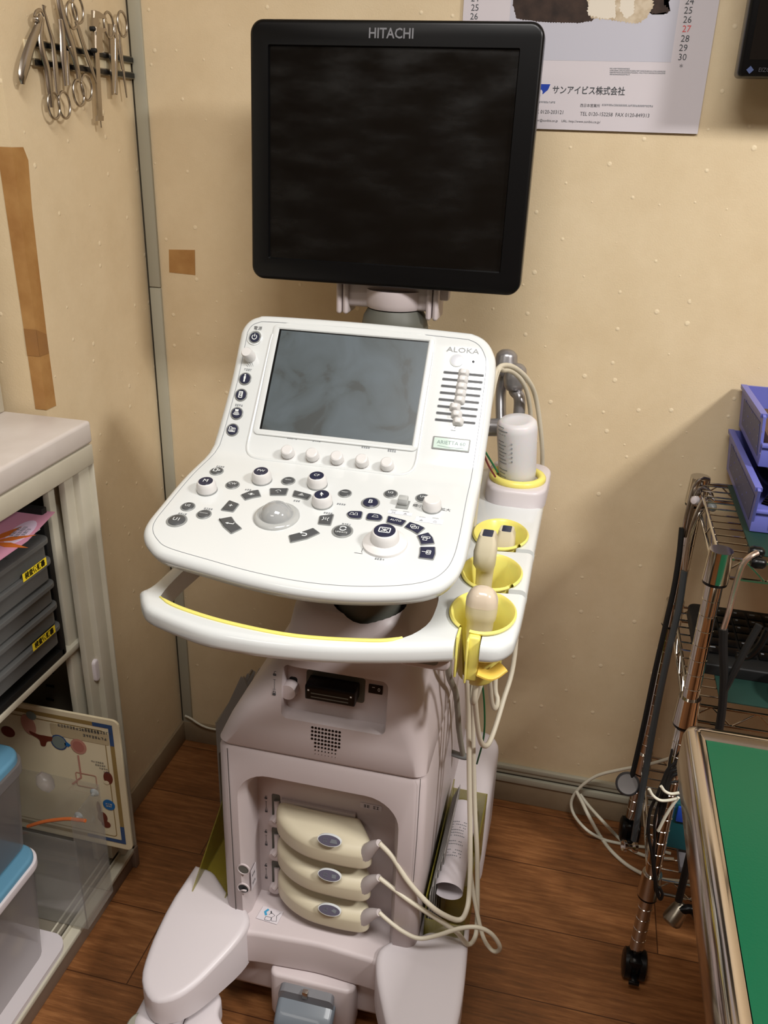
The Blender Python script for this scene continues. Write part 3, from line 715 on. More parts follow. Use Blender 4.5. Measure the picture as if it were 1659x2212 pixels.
# bracket and tray under the console
b = nb()
box(b, (0.455, -0.655, 0.858), (0.60, -0.48, 0.870), .004, 0, rot=Matrix.Rotation(math.radians(8), 3, 'X')); box(b, (0.61, -0.63, 0.868), (0.70, -0.50, 0.876), .003, 1, rot=Matrix.Rotation(math.radians(8), 3, 'X'))
box(b, (0.43, -0.60, 0.868), (0.66, -0.42, 0.892), .006, 0, rot=Matrix.Rotation(math.radians(10), 3, 'X'))
obj('mounting_bracket', b, ['bodyd', 'greyd'], con)
def cut(bm, cutters):
    def tmp(b):
        bmesh.ops.remove_doubles(b, verts=b.verts, dist=1e-6); bmesh.ops.recalc_face_normals(b, faces=b.faces); me = bpy.data.meshes.new('c'); b.to_mesh(me); b.free()
        o = bpy.data.objects.new('c', me); COL.objects.link(o); return o
    for c in cutters:
        k0 = bm.copy(); A = tmp(bm); B = tmp(c); r = None
        for solver in ('EXACT', 'FAST'):
            A.modifiers.clear(); md = A.modifiers.new('b', 'BOOLEAN'); md.object = B; md.operation = 'DIFFERENCE'; md.solver = solver
            dg = bpy.context.evaluated_depsgraph_get(); me = bpy.data.meshes.new_from_object(A.evaluated_get(dg))
            if len(me.polygons) > 4: r = bmesh.new(); r.from_mesh(me); bpy.data.meshes.remove(me); break
            bpy.data.meshes.remove(me)
        for x in (A, B): mm = x.data; bpy.data.objects.remove(x); bpy.data.meshes.remove(mm)
        if r is None: print('CUT FAILED'); r = k0
        else: k0.free()
        bm = r
    return bm
def FF(Y0, k=0.0):      # an upright face whose distance follows the housing front
    return lambda x, y, h: V((x, bodyY(y)-h, y))
def bodyY(z):
    T = ((.10, -.61), (.550, -.61), (.585, -.6075), (.62, -.604), (.66, -.599), (.70, -.594), (.735, -.589), (.765, -.584), (.80, -.57))
    for (a, ya), (b_, yb) in zip(T, T[1:]):
        if z <= b_: return ya+(yb-ya)*max(0, (z-a))/(b_-a)
    return -.57
def onbody(px, py):
    z = .5
    for _ in range(8): z = rY(px, py, bodyY(z)).z
    p = rY(px, py, bodyY(z)); return p.x, p.z

def onback(px, py):
    z = .6
    for _ in range(8): z = rY(px, py, bodyY(z)+.022).z
    p = rY(px, py, bodyY(z)+.022); return p.x, p.z
# ---- housing
b = nb(); rg = []
for z, x0, x1, y0, y1, r in ((.196, .380, .688, -.604, -.09, .016), (.204, .376, .692, -.61, -.085, .018), (.40, .376, .694, -.61, -.085, .018), (.535, .378, .692, -.61, -.09, .018), (.5435, .381, .689, -.607, -.093, .018)):
    rg.append([V((x, y, z)) for x, y in rrect(x0, y0, x1, y1, r, 6)])
loft(b, rg)
c = nb(); plate(c, rrect(.416, .10, .648, .492, .045, 6), -.06, .0, lambda x, y, h: V((x, -.61-h, y)))
c2 = nb(); rg = [[V((x, -.64, z)) for x, z in rrect(.392, .0, .672, .515, .06, 8)], [V((x, -.59, z)) for x, z in rrect(.418, .0, .646, .49, .045, 8)]]; loft(c2, rg)
c3 = [];
b = cut(b, [c, c2]+c3)
obj('lower_housing', b, 'bodyw', mc, ang=40)
b = nb(); rg = []
for z, x0, x1, y0, y1, r in ((.545, .381, .689, -.607, -.093, .018), (.550, .379, .692, -.61, -.09, .018), (.585, .394, .690, -.6075, -.10, .026), (.62, .413, .684, -.604, -.11, .036), (.66, .442, .672, -.599, -.12, .038), (.70, .466, .660, -.594, -.13, .04),
                              (.735, .476, .650, -.589, -.14, .04), (.765, .482, .644, -.584, -.15, .04), (.775, .49, .636, -.575, -.16, .04)):
    rg.append([V((x, y, z)) for x, y in rrect(x0, y0, x1, y1, r, 6)])
loft(b, rg)
c = nb(); plate(c, rrect(.478, .608, .630, .690, .010, 4), -.024, .03, lambda x, y, h: V((x, bodyY(y)-h, y)))
c2 = nb(); lathe(c2, [(.052, .74), (.052, .80)], frame((.585, -.53, 0), (0, 0, 1)), 32)
b = cut(b, [c, c2]); obj('upper_housing', b, 'bodyw', mc, ang=40)
# drive bay, knob and switch in the upper recess
def back(x, y, h): return V((x, bodyY(y)+.024-h, y))
kx, kz = onback(628, 1482); b = nb(); plate(b, rrect(kx-.003, kz-.016, kx+.009, kz+.014, .004), 0, .0006, back, mi=1)
lathe(b, [(.0125, 0), (.0125, .014), (.0115, .0165), (0, .0170)], frame(back(kx, kz-.002, 0), (0, -1, .05)), 28, 0); obj('lock_knob', b, ['bodyw', 'black'], mc)
p = [onback(*q) for q in ((668, 1452), (783, 1470), (780, 1508), (666, 1494))]
x0, x1, z0, z1 = min(q[0] for q in p), max(q[0] for q in p), min(q[1] for q in p)+.006, max(q[1] for q in p)-.002
b = nb(); plate(b, rrect(x0-.004, z0-.010, x1+.004, z1+.004, .004), 0, .0008, back, mi=0); box(b, (x0+.003, bodyY(z0)-.004, z0), (x1-.003, bodyY(z0)+.023, z1), .002, 2)
F = lambda x, y, h: V((x, bodyY(z0)-.0042-h, y)); quad(b, F, x0+.006, z0+.002, x1-.006, z1-.004, 0, 1)
for k in range(2): quad(b, F, x0+.012, z0+.005+.006*k, x1-.012, z0+.007+.006*k, .0003, 0)
for k in (x0+.0085, x1-.0085): quad(b, F, k-.0012, z1-.0085, k+.0012, z1-.006, .0004, 3)
obj('drive_slot', b, ['greyd', 'black', 'black', 'glyph'], mc)
sx_, sz_ = onback(811, 1490); b = nb(); plate(b, rrect(sx_-.010, sz_-.0065, sx_+.010, sz_+.0065, .0008), 0, .0015, back, mi=0); text(b, '0', .008, back, sx_+.005, sz_, .0018, 1); ribbon(b, [(sx_-.005, sz_+.003), (sx_-.001, sz_+.003)], .0008, back, .0018, 1)
obj('power_switch', b, ['black', 'glyph'], mc)
def lockicon(bm, f, x, z, h=.0006, s=1.0):
    for dz, op in ((.017, 1), (-.015, 0)):
        plate(bm, rrect(x-.0026*s, z+(dz-.003)*s, x+.0026*s, z+(dz+.001)*s, .0012*s, 3), h, h+.0001, f)
        ribbon(bm, [(x-.0018*s+.001*op, z+(dz+.001)*s), (x-.0014*s+.001*op, z+(dz+.0042)*s), (x+.0014*s+.001*op, z+(dz+.0042)*s)]+([] if op else [(x+.0018*s, z+(dz+.001)*s)]), .0010*s, f, h)
    ribbon(bm, [(x, z-.008*s), (x, z+.008*s)], .0007*s, f, h)
    ribbon(bm, [(x-.002*s, z+.008*s), (x+.002*s, z+.008*s)], .0007*s, f, h); ribbon(bm, [(x-.002*s, z-.008*s), (x+.002*s, z-.008*s)], .0007*s, f, h)
b = nb(); lx, lz = onbody(593, 1478); lockicon(b, FF(0), lx, lz, .0006, .95); obj('lock_symbol', b, 'ink', mc)
# speaker holes
b = nb(); ox, oz = onbody(675, 1571); ex, ez = onbody(734, 1580); dx = (V((ex, ez))-V((ox, oz)))/8; bx, bz = onbody(682, 1625); dy = V((0, -(oz-bz)/6.6))
for r in range(8):
    for k in range(9):
        rr = .0019 if r < 5 else (.0016 if r == 5 else .0010 if r == 6 else .0005)
        if r == 4 and k == 0 or r > 4 and k in (0, 8): continue
        cx, cz = V((ox, oz))+V((dx.x*k, 0))+dy*r
        plate(b, [(cx+rr*math.cos(a), cz+rr*math.sin(a)) for a in [2*PI*j/10 for j in range(10)]], .0002, .0005, FF(0))
tag(obj('speaker_grille', b, 'black', mc), kind='stuff')
# connector bay: three locking levers with symbols, captions
RB = lambda x, y, h: V((x, -.55-h, y))
for i in range(3):
    a = rY(587, 1714+72.3*i, -.55); c = rY(606, 1768+72.3*i, -.55); b = nb()
    plate(b, rrect(a.x, c.z, c.x, a.z, .003), 0, .0006, RB, mi=1)
    k = rY(593, 1775+72.3*i, -.562)
    tube(b, [(c.x-.005, -.551, a.z-.012), (k.x+.004, -.560, k.z+.012), (k.x, -.566, k.z+.004)], .0048, 10, 0, n=4)
    lathe(b, [(.004, -.002), (.0095, .001), (.0105, .006), (.009, .011), (0, .0125)], frame(k+V((0, .008, 0)), (0, -1, -.2)), 20, 0)
    obj('lever', b, ['bodyw', 'greyd'], mc)
    b = nb(); l = rY(575, 1738+72.3*i, -.55); lockicon(b, RB, l.x, l.z, .0006, .85); obj('lock_symbol', b, 'ink', mc)
b = nb(); l = rY(803, 1743, -.59); 
# two small sockets on the left of the front
for q in ((505, 1873), (505, 1914)):
    x, z = onbody(*q); x += .0165; b = nb(); f = FF(0)
    lathe(b, [(.0108, -.001), (.0106, .0012), (.0088, .0014), (.0084, 0)], frame(f(x, z, 0), (0, -1, 0)), 28, 0); lathe(b, [(.0084, 0), (.0082, .0006), (0, .0006)], frame(f(x, z, 0), (0, -1, 0)), 24, 1)
    if q[1] > 1900: tube(b, [f(x-.004, z-.005, .001), f(x+.001, z-.001, .003), f(x+.005, z-.003, .001)], .0016, 8, 0)
    obj('socket', b, ['bodyw', 'greyd' if q[1] < 1900 else 'black'], mc)
# seams
b = nb(); pts = [onbody(*q) for q in ((912, 1682), (908, 1740), (900, 1820), (893, 1905))]; pts = [(min(p[0], .684), p[1]) for p in pts]; ribbon(b, pts, .0009, FF(0), .0008); obj('panel_seam', b, 'seam', mc)
b = nb(); ribbon(b, [(.3960, .21), (.3960, .54)], .0012, FF(0), .0012); obj('panel_seam', b, 'seam', mc)
b = nb(); l = rX(548, 1895, .419); f = FYZ(.4185)
plate(b, rrect(l.y-.010, l.z-.02, l.y+.012, l.z+.022, .002), 0, .0004, f, mi=0); barcode(b, f, l.y, l.z+.009, 3, .004, .005, .0008, 1, 4); barcode(b, f, l.y, l.z-.008, 3, .004, .005, .0008, 1, 9)
obj('warning_sticker', b, ['paper', 'ink'], mc)
b = nb(); l = rY(803, 1743, -.5503); plate(b, rrect(l.x-.018, l.z-.005, l.x+.016, l.z+.005, .001), .0004, .0008, RB, mi=0); barcode(b, RB, l.x-.008, l.z, 2, .005, .006, .0012, 1, 3); barcode(b, RB, l.x+.007, l.z, 2, .005, .006, .0012, 1, 8); obj('warning_sticker', b, ['paper', 'ink'], mc)

# ---- base with two legs
b = nb(); plate(b, round_poly([(.366, -.668), (.395, -.642), (.43, -.634), (.54, -.627), (.64, -.634), (.672, -.642), (.700, -.668), (.700, -.06), (.366, -.06)], .02, 4), .130, .1985, Matrix.Identity(4), .008, 0, nb_=4, botbev=.006); obj('base_deck', b, 'bodyw', mc)
def leg(sgn):
    c = .530; b = nb()
    L = [(.292, -.54), (.285, -.64), (.286, -.70), (.296, -.742), (.325, -.766), (.355, -.758), (.378, -.735), (.398, -.70), (.419, -.655), (.424, -.622), (.405, -.598), (.375, -.585), (.345, -.56), (.325, -.545)]
    o = [(x if sgn < 0 else 2*c-x, y) for x, y in L]
    so_ = smooth_path([V((x, y, 0)) for x, y in o]+[V((*o[0], 0))], 3)[:-1]; o = [(p.x, p.y) for p in so_]
    if area2(o) < 0: o = o[::-1]
    def f(x, y, h):
        t = .214+.24*min(0, y+.62); return V((x, y, .128+(t-.128)*h/.1 if h > 0 else .128))
    plate(b, o, 0.0, .1, f, .011, 0, nb_=5); return obj('leg_cover', b, 'white2', mc, ang=50)
leg(-1); leg(1)
# casters with grey brake buttons
for sg in (-1, 1):
    X = .322 if sg < 0 else 1.06-.322
    b = nb(); plate(b, rrect(X-.040, -.790, X+.036, -.655, .034, 8), .02, .124, Matrix.Identity(4), .02, 0, nb_=5)
    k = obj('caster_housing', b, 'white2', mc, ang=50)
    for d in (-.020, .018):
        b = nb(); lathe(b, [(.036, -.011), (.040, -.007), (.040, .007), (.036, .011)], frame((X+d, -.725, .040), (1, 0, 0)), 32, 0); obj('wheel', b, 'greyd', k)
    b = nb(); lathe(b, [(.0235, .0), (.0235, .045), (.021, .0475), (0, .0475)], frame((X-.018 if sg < 0 else X+.018, -.765, .072), (0, -.1, 1)), 28, 0); obj('brake_button', b, 'grey' if 0 else mat('brake_grey', (146, 144, 130), .5), k)
    b = nb(); s = 1 if sg < 0 else -1
    o = [(X+s*.032, -.70), (X+s*.052, -.668), (X+s*.080, -.690), (X+s*.082, -.715), (X+s*.108, -.738), (X+s*.10, -.765), (X+s*.045, -.80)]
    plate(b, round_poly(o, .012), .075, .112, Matrix.Identity(4), .008, 0); obj('brake_pedal', b, 'white2', k)
b = nb(); plate(b, rrect(.362, -.617, .698, -.10, .02), .048, .135, Matrix.Identity(4), .01, 0, botbev=.012)
plate(b, rrect(.462, -.645, .604, -.60, .014), .028, .130, Matrix.Identity(4), .006, 0, botbev=.012); obj('under_tank', b, 'cream' if 0 else 'bodyw', mc)
# foot pedal
b = nb(); rg = [[V((x, -.640, z)) for x, z in rrect(.484, .088, .572, .122, .008)], [V((x, -.655, z)) for x, z in rrect(.482, .084, .574, .112, .010)]]; loft(b, rg, 0)
rg = [[V((x, -.648, z)) for x, z in rrect(.481, .080, .576, .099, .008)], [V((x, -.668, z)) for x, z in rrect(.482, .066, .577, .090, .009)], [V((x, -.684, z)) for x, z in rrect(.484, .050, .577, .080, .009)], [V((x, -.689, z)) for x, z in rrect(.488, .052, .573, .070, .006)]]
loft(b, rg, 1); box(b, (.523, -.658, .108), (.532, -.650, .122), .001, 2); obj('foot_pedal', b, [mat('pedal_grey', (112, 112, 116), .3, coat=.4), mat('pedal_blue_grey', (110, 118, 126), .35, coat=.3), 'steel'], mc)
# rear foot
for xa, xb in ((.60, .765), (.30, .46)):
    b = nb(); plate(b, rrect(xa, -.30, xb, -.06, .04, 6), .03, .235, Matrix.Identity(4), .03, 0, nb_=5); obj('rear_foot', b, 'white2', mc, ang=50)
for X in (.36, .70):
    b = nb()
    for d in (-.016, .016): lathe(b, [(.036, -.010), (.04, -.006), (.04, .006), (.036, .010)], frame((X+d, -.16, .04), (1, 0, 0)), 28, 0)
    obj('rear_caster', b, 'greyd', mc)
# sticker on the deck
l = rZ(583, 1978, .2); b = nb(); f = FZ(.1995)
plate(b, [(l.x-.020, l.y-.010), (l.x+.017, l.y-.013), (l.x+.019, l.y+.013), (l.x-.017, l.y+.015)], 0, .0006, f, mi=0)
ribbon(b, [(l.x-.006, l.y+.011), (l.x-.010, l.y+.005), (l.x-.006, l.y-.001)], .004, f, .0009, 2)
ribbon(b, [(l.x+.015, l.y+.009), (l.x+.011, l.y+.002), (l.x+.014, l.y-.008), (l.x+.006, l.y-.009), (l.x+.004, l.y-.003), (l.x+.008, l.y+.002), (l.x+.001, l.y+.006), (l.x-.002, l.y+.001)], .0008, f, .0009, 1)
ribbon(b, rrect(l.x-.006, l.y-.010, l.x+.004, l.y-.003, .001, 2), .0007, f, .0009, 1, True); ribbon(b, [(l.x-.001, l.y+.009), (l.x+.001, l.y+.004)], .002, f, .0009, 1)
obj('tilt_sticker', b, ['paper', 'ink', mat('sticker_blue', (60, 150, 190), .5)], mc)

# ---- column, arm and neck
b = nb(); F = frame((.585, -.53, 0), (0, 0, 1)); lathe(b, [(.050, .742), (.050, .752), (.044, .754), (.044, .864)], F, 36, 0); obj('column', b, ['greyd'], mc)
b = nb(); tube(b, [(.585, -.50, .87), (.56, -.36, .88), (.53, -.22, .93), (.52, -.165, 1.0), (.519, -.155, 1.075)], [.05, .05, .045, .045, .05], 20); lathe(b, [(.05, 1.06), (.056, 1.075), (.052, 1.095), (.045, 1.108)], frame((.523, -.150, 0), (0, 0, 1)), 32)
obj('monitor_arm', b, ['greyd'], mc)
MC = V((.512, -.198, 1.334)); ya, ti = math.radians(.8), math.radians(3.68)
mr = V((math.cos(ya), math.sin(ya), 0)); bk = V((-math.sin(ya), math.cos(ya), 0)); mu = V((0, 0, 1))*math.cos(ti)+bk*math.sin(ti); mn = mr.cross(mu)
FM = Matrix(((mr.x, mu.x, mn.x, MC.x), (mr.y, mu.y, mn.y, MC.y), (mr.z, mu.z, mn.z, MC.z), (0, 0, 0, 1)))
def onmon(px, py):
    d = ray(px, py); k = (MC-CAM).dot(mn)/d.dot(mn); q = CAM+d*k-MC; return q.dot(mr), q.dot(mu)
b = nb(); lathe(b, [(.046, 1.110), (.050, 1.118), (.050, 1.140)], frame((.523, -.150, 0), (0, 0, 1)), 32, 0)
a, c = rY(735, 640, -.155), rY(952, 655, -.155)
z0, z1 = a.z-.012, a.z+.05; box(b, (a.x+.006, -.175, z0), (c.x-.012, -.135, z1), .008, 0, 3)
for X in (a.x, a.x+.011, c.x-.020, c.x-.009): box(b, (X, -.182, z0-.012), (X+.0095, -.128, z1), .006, 0, 3)
box(b, (c.x-.002, -.165, z0+.018), (c.x+.014, -.145, z0+.04), .004, 0); obj('tilt_bracket', b, ['bodyw'], mc)
mon = None
b = nb(); plate(b, rrect(-.215, -.1845, .215, .1845, .020, 8), -.040, 0, FM, .006, 0, nb_=4, botbev=.01)
sc4 = [onmon(*q) for q in ((579, 96), (1122, 106), (1080, 590), (581, 556))]
sx0, sx1 = (sc4[0][0]+sc4[3][0])/2, (sc4[1][0]+sc4[2][0])/2; sy1, sy0 = (sc4[0][1]+sc4[1][1])/2, (sc4[2][1]+sc4[3][1])/2
c = nb(); rg = [[FM @ V((x, y, .004)) for x, y in rrect(sx0-.002, sy0-.002, sx1+.002, sy1+.002, .003, 3)], [FM @ V((x, y, -.006)) for x, y in rrect(sx0+.001, sy0+.001, sx1-.001, sy1-.001, .001, 3)]]; loft(c, rg)
b = cut(b, [c]); mon = obj('monitor', b, 'black', mc, ang=40)
b = nb(); quad(b, lambda x, y, h: FM @ V((x, y, h)), sx0, sy0, sx1, sy1, -.0055)
def scrmat():
    m = mat('dark_screen', (14, 12, 10), .2, spec=.5); nt = m.node_tree; p = nt.nodes['Principled BSDF']; N = nt.nodes.new; L = nt.links.new
    geo = N('ShaderNodeNewGeometry'); mp = N('ShaderNodeMapping'); mp.inputs['Scale'].default_value = (3, 1, 9); n = N('ShaderNodeTexNoise'); n.inputs['Scale'].default_value = 4; n.inputs['Detail'].default_value = 6
    L(geo.outputs['Position'], mp.inputs[0]); L(mp.outputs[0], n.inputs['Vector']); r = N('ShaderNodeMapRange'); r.inputs[1].default_value = .35; r.inputs[2].default_value = .7; r.inputs[3].default_value = .12; r.inputs[4].default_value = .34
    L(n.outputs[0], r.inputs[0]); L(r.outputs[0], p.inputs['Roughness']); return m
obj('screen', b, scrmat(), mon)
b = nb(); lx, ly = onmon(845, 73); text(b, 'HITACHI', .0185, lambda x, y, h: FM @ V((x, y, h)), lx, ly, .0006, 0, sx=.92, bold=.0003); obj('maker_name', b, mat('logo_grey', (120, 120, 124), .4), mon)
b = nb(); box(b, (-.1, -.1, -.075), (.1, .1, -.038), .02, 0, 3); bmesh.ops.transform(b, matrix=FM, verts=b.verts); obj('back_cover', b, 'black', mon)

# ---- handle and probe deck
DZ = .83
hp = [rZ(*q, DZ-.018) for q in ((303, 1300), (308, 1325), (330, 1345), (430, 1385), (520, 1404), (600, 1415), (700, 1423), (800, 1425), (900, 1424), (1000, 1420))]
hp = [(p.x, p.y) for p in hp]
rp = [(.772, hp[-1][1]+.006), (.789, hp[-1][1]+.022), (.796, hp[-1][1]+.048)]
oo = hp+rp+[(.799, -.56), (.7995, -.40), (.801, -.20), (.80, -.12), (.78, -.10), (.70, -.10), (.67, -.12), (.66, -.30), (.62, -.42), (.45, -.42), (.345, -.50), (.329, -.60), (.326, -.66)]
oo = [(x, y) for x, y in oo]; so_ = smooth_path([V((x, y, 0)) for x, y in oo]+[V((*oo[0], 0))], 4)[:-1]; oo = [(p.x, p.y) for p in so_]
b = nb(); plate(b, oo, DZ-.028, DZ, Matrix.Identity(4), .010, 0, nb_=4, botbev=.010)
ip = [rZ(*q, DZ) for q in ((345, 1290), (400, 1315), (500, 1345), (640, 1372), (800, 1382), (870, 1378), (920, 1352), (940, 1320))]; ip = [(p.x, p.y) for p in ip]
hole = ip+[(.688, -.58), (.665, -.50), (.60, -.465), (.46, -.465), (.37, -.52), (.352, -.60), (.350, -.66)]
so_ = smooth_path([V((x, y, 0)) for x, y in hole]+[V((*hole[0], 0))], 3)[:-1]; hole = [(p.x, p.y) for p in so_]
cs = []
c = nb(); plate(c, hole, DZ-.06, DZ+.03, Matrix.Identity(4)); cs.append(c)
cups = [rZ(1081, 1158, DZ), rZ(1062, 1240, DZ), rZ(1043, 1327, DZ)]
RX, RY = .0385, .050
for i, p in enumerate(cups):
    c = nb(); lathe(c, [(1, DZ-.06), (1, DZ+.03)], frame((p.x, p.y, 0), (0, 0, 1)), 40, 0, sx=RX, sy=RY); cs.append(c)
    if i < 2: c = nb(); box(c, (p.x, p.y-.046, DZ-.06), (.83, p.y-.034, DZ+.03), rot=Matrix.Rotation(math.radians(8), 3, 'Z')); cs.append(c)
    else: c = nb(); box(c, (p.x-.024, -.80, DZ-.06), (p.x+.006, p.y, DZ+.03)); cs.append(c)
print('NM', sum(1 for e in b.edges if not e.is_manifold), len(b.edges)); b = cut(b, cs); print('NM2', sum(1 for e in b.edges if not e.is_manifold)); obj('handle', b, 'white', mc, ang=40)
b = nb(); a = ip[0:6]
io = [a[0]]+[((q[0]), (q[1])) for q in a[1:]]
sp = [V((x, y, 0)) for x, y in a]; sp = smooth_path(sp, 5); L_ = []; R_ = []
for i, p in enumerate(sp):
    t = (sp[min(i+1, len(sp)-1)]-sp[max(i-1, 0)]).normalized(); n = V((t.y, -t.x, 0)); wd = .0052*min(1, 2.5*min(i, len(sp)-1-i)/len(sp)*4+.15)
    L_.append((p.x-n.x*.0005, p.y-n.y*.0005)); R_.append((p.x+n.x*wd, p.y+n.y*wd))
plate(b, L_+R_[::-1], DZ-.012, DZ+.0022, Matrix.Identity(4), .0015, 0); obj('grip_strip', b, 'yel', mc, label='yellow grip strip')
# probe cups
for i, p in enumerate(cups):
    b = nb(); F = frame((p.x, p.y, 0), (0, 0, 1)); X_, Y_ = RX, RY
    prof = [(.62, DZ-.085), (.70, DZ-.08), (.86, DZ-.03), (.93, DZ-.002), (1.06, DZ+.0015), (1.08, DZ+.004), (1.02, DZ+.006), (.94, DZ+.003), (.80, DZ-.028), (.60, DZ-.078), (.55, DZ-.080)]
    if i < 2: lathe(b, prof, F, 40, 0, sx=X_, sy=Y_, a0=math.radians(-38), a1=math.radians(312))
    else: lathe(b, prof, F, 40, 0, sx=X_, sy=Y_, a0=math.radians(-104), a1=math.radians(236))
    if i < 2: lathe(b, [(.94, DZ+.0035), (.9, DZ-.02), (.88, DZ-.02), (.92, DZ+.004)], F, 10, 0, sx=X_, sy=Y_, a0=math.radians(-48), a1=math.radians(-38))
    else:
        box(b, (p.x-.0235, p.y-.064, DZ-.055), (p.x-.0205, p.y-.040, DZ+.002), .001, 0)
        box(b, (p.x-.0105, p.y-.060, DZ-.060), (p.x+.0045, p.y-.047, DZ+.002), .003, 0); box(b, (p.x-.0105, p.y-.066, DZ-.060), (p.x-.0080, p.y-.050, DZ), .001, 0)
        tube(b, [(p.x+.004, p.y-.056, DZ-.046), (p.x+.020, p.y-.054, DZ-.050), (p.x+.034, p.y-.044, DZ-.042)], .010, 10, 1, n=5, flat=.35)
    obj('probe_cup', b, ['yel', 'yelo'], mc, ang=50, recalc=False)
b = nb(); plate(b, round_poly([(.706, -.27), (.802, -.27), (.806, -.13), (.715, -.12), (.70, -.16)], .035, 8), DZ-.002, DZ+.028, Matrix.Identity(4), .006, 0); obj('bottle_tray', b, 'white2', mc)
bt = V((.7525, -.213, 0)); b = nb(); R0 = .040
P_ = [(bt.x+R0*math.cos(a), bt.y+R0*math.sin(a), DZ+.031) for a in [2*PI*k/40 for k in range(40)]]; tube(b, P_, .0068, 10, 0, sm=False, closed=True); obj('bottle_ring', b, 'yel', mc, ang=60)
l = rY(916, 1437, -.69); b = nb(); plate(b, rrect(l.x-.035, l.z-.010, l.x+.030, l.z+.016, .010), -.02, .004, FXZ(-.68), .004, 0); plate(b, rrect(l.x-.022, l.z-.002, l.x+.016, l.z+.02, .006), .004, .0046, FXZ(-.68), 0, 1); obj('swivel_latch', b, ['bodyw', 'grey'], mc)
# cable hanger
h1, h2, h3, h4 = rD(1093, 786, 1.44), rD(1113, 816, 1.42), rD(1122, 896, 1.42), rD(1040, 918, 1.42)
b = nb(); tube(b, [h2+V((0, 0, .01)), h2-V((0, 0, .02)), (h2+h3)/2+V((.004, 0, -.004)), h3-V((0, 0, .02))], .0098, 14, 0)
for h_, t_ in ((h1, V((0, .004, .02))), (h2, V((-.001, .004, .02)))): tube(b, [h_-t_*1.05, h_-t_*.7, h_, h_+t_*.75, h_+t_*1.1, h_+t_*1.2], [.012, .0175, .0195, .0175, .0105, .003], 18, 0, n=4)
tube(b, [h1-V((0, 0, .012)), h1-V((.004, 0, .05)), h3-V((.03, -.02, .03))], .009, 12, 0)
lathe(b, [(.02, -.012), (.021, .0), (.019, .012), (.011, .016)], frame(h3-V((0, 0, .016)), (0, 0, 1)), 24, 0); tube(b, [h3-V((0, 0, .022)), h4-V((0, 0, .004))], .015, 14, 0, sm=False); tube(b, [h4-V((0, 0, .004)), (.67, -.12, .90), (.60, -.16, .88), (.55, -.2, .90)], .013, 12, 0); obj('cable_hanger', b, 'silver', mc, ang=60)
# side pockets of clear yellow plastic
def pocket(x0, x1, y0, y1, z0, z1, out):
    b = nb(); t = .002
    xo = x1 if out > 0 else x0; xi = x0 if out > 0 else x1
    box(b, (xo, y0, z0), (xo-out*t, y1, z1)); box(b, (xi, y0, z0), (xo, y0+t, z1-.03)); box(b, (xi, y1-t, z0), (xo, y1, z1)); box(b, (xi, y0, z0), (xo, y1, z0+t)); box(b, (xi, y0, z0), (xi+out*t, y1, z1+.02))
    return obj('side_pocket', b, 'oyel', mc, label='clear yellow side pocket')
pocket(.698, .762, -.572, -.30, .125, .27, 1)
b = nb(); plate(b, [(-.60, .204), (-.33, .204), (-.33, .325), (-.40, .325), (-.60, .212)], 0, .002, FYZ(.312)); box(b, (.314, -.332, .204), (.372, -.33, .325)); box(b, (.312, -.60, .2035), (.372, -.33, .2055)); plate(b, [(-.60, .204), (-.33, .204), (-.33, .31), (-.60, .212)], 0, .002, FYZ(.369)); obj('side_pocket', b, 'oyel', mc, label='clear yellow side pocket')
for nm in ('left',):
    b = nb(); P1 = [rY(*q, -.46) for q in ((471, 1560), (474, 1625), (497, 1600), (545, 1500), (528, 1458))]
    plate(b, [(p.x, p.z) for p in P1], -.003, 0, FXZ(-.465)); plate(b, [(p.x, p.z) for p in P1[:3]]+[(P1[2].x, .40), (P1[0].x-.004, .40)], -.16, -.157, FXZ(-.46)); box(b, (P1[0].x-.004, -.462, .25), (P1[0].x-.001, -.30, P1[0].z))
    obj('document_pocket', b, mat('grey_clear_plastic', (150, 148, 142), .3, alpha=.75, trans=.3), mc)

# ------------------------------------------------------------------ bottle on the machine
bo = thing('gel_bottle', (bt.x, bt.y, DZ+.028), 'translucent white gel bottle standing upside down in the yellow ring beside the console', 'bottle')
tp = rY(1117, 905, bt.y-.012); ax = (tp-V((bt.x, bt.y, DZ+.028))); hgt = ax.length; F = frame((bt.x, bt.y, DZ+.028), ax, (1, 0, 0))
b = nb(); lathe(b, [(.026, .0), (.0295, .004), (.0305, .015), (.0315, hgt*.5), (.0325, hgt-.016), (.0310, hgt-.006), (.026, hgt-.001), (0.018, hgt-.003), (0, hgt-.003)], F, 40, 0); obj('bottle_body', b, mat('milky_bottle', (214, 212, 214), .4, sub=.3), bo, ang=60)
b = nb()
def onb(a, hh, d=.0004):
    r = .0305+.002*hh/hgt+d; return F @ V((r*math.cos(a), r*math.sin(a), hh))
A0 = math.radians(212)
for k in range(15):
    hh = .014+.0062*k; wd = .40+.28*random.random()
    if k in (3, 11): continue
    pts = [onb(A0+u*wd, hh) for u in (0, .33, .66, 1)]; n0 = len(b.faces)
    for p, q in zip(pts, pts[1:]):
        b.faces.new([b.verts.new(v) for v in (p, q, q+V((0, 0, .0012)), p+V((0, 0, .0012)))])
for k in range(5):
    p = onb(A0+.85, .045+.0078*k, .0006); n0 = len(b.faces); lathe(b, [(.0014, 0), (.0014, .0004)], frame(p, p-(F @ V((0, 0, .045)))), 8, 0)
obj('printed_text', b, 'inkg', bo)

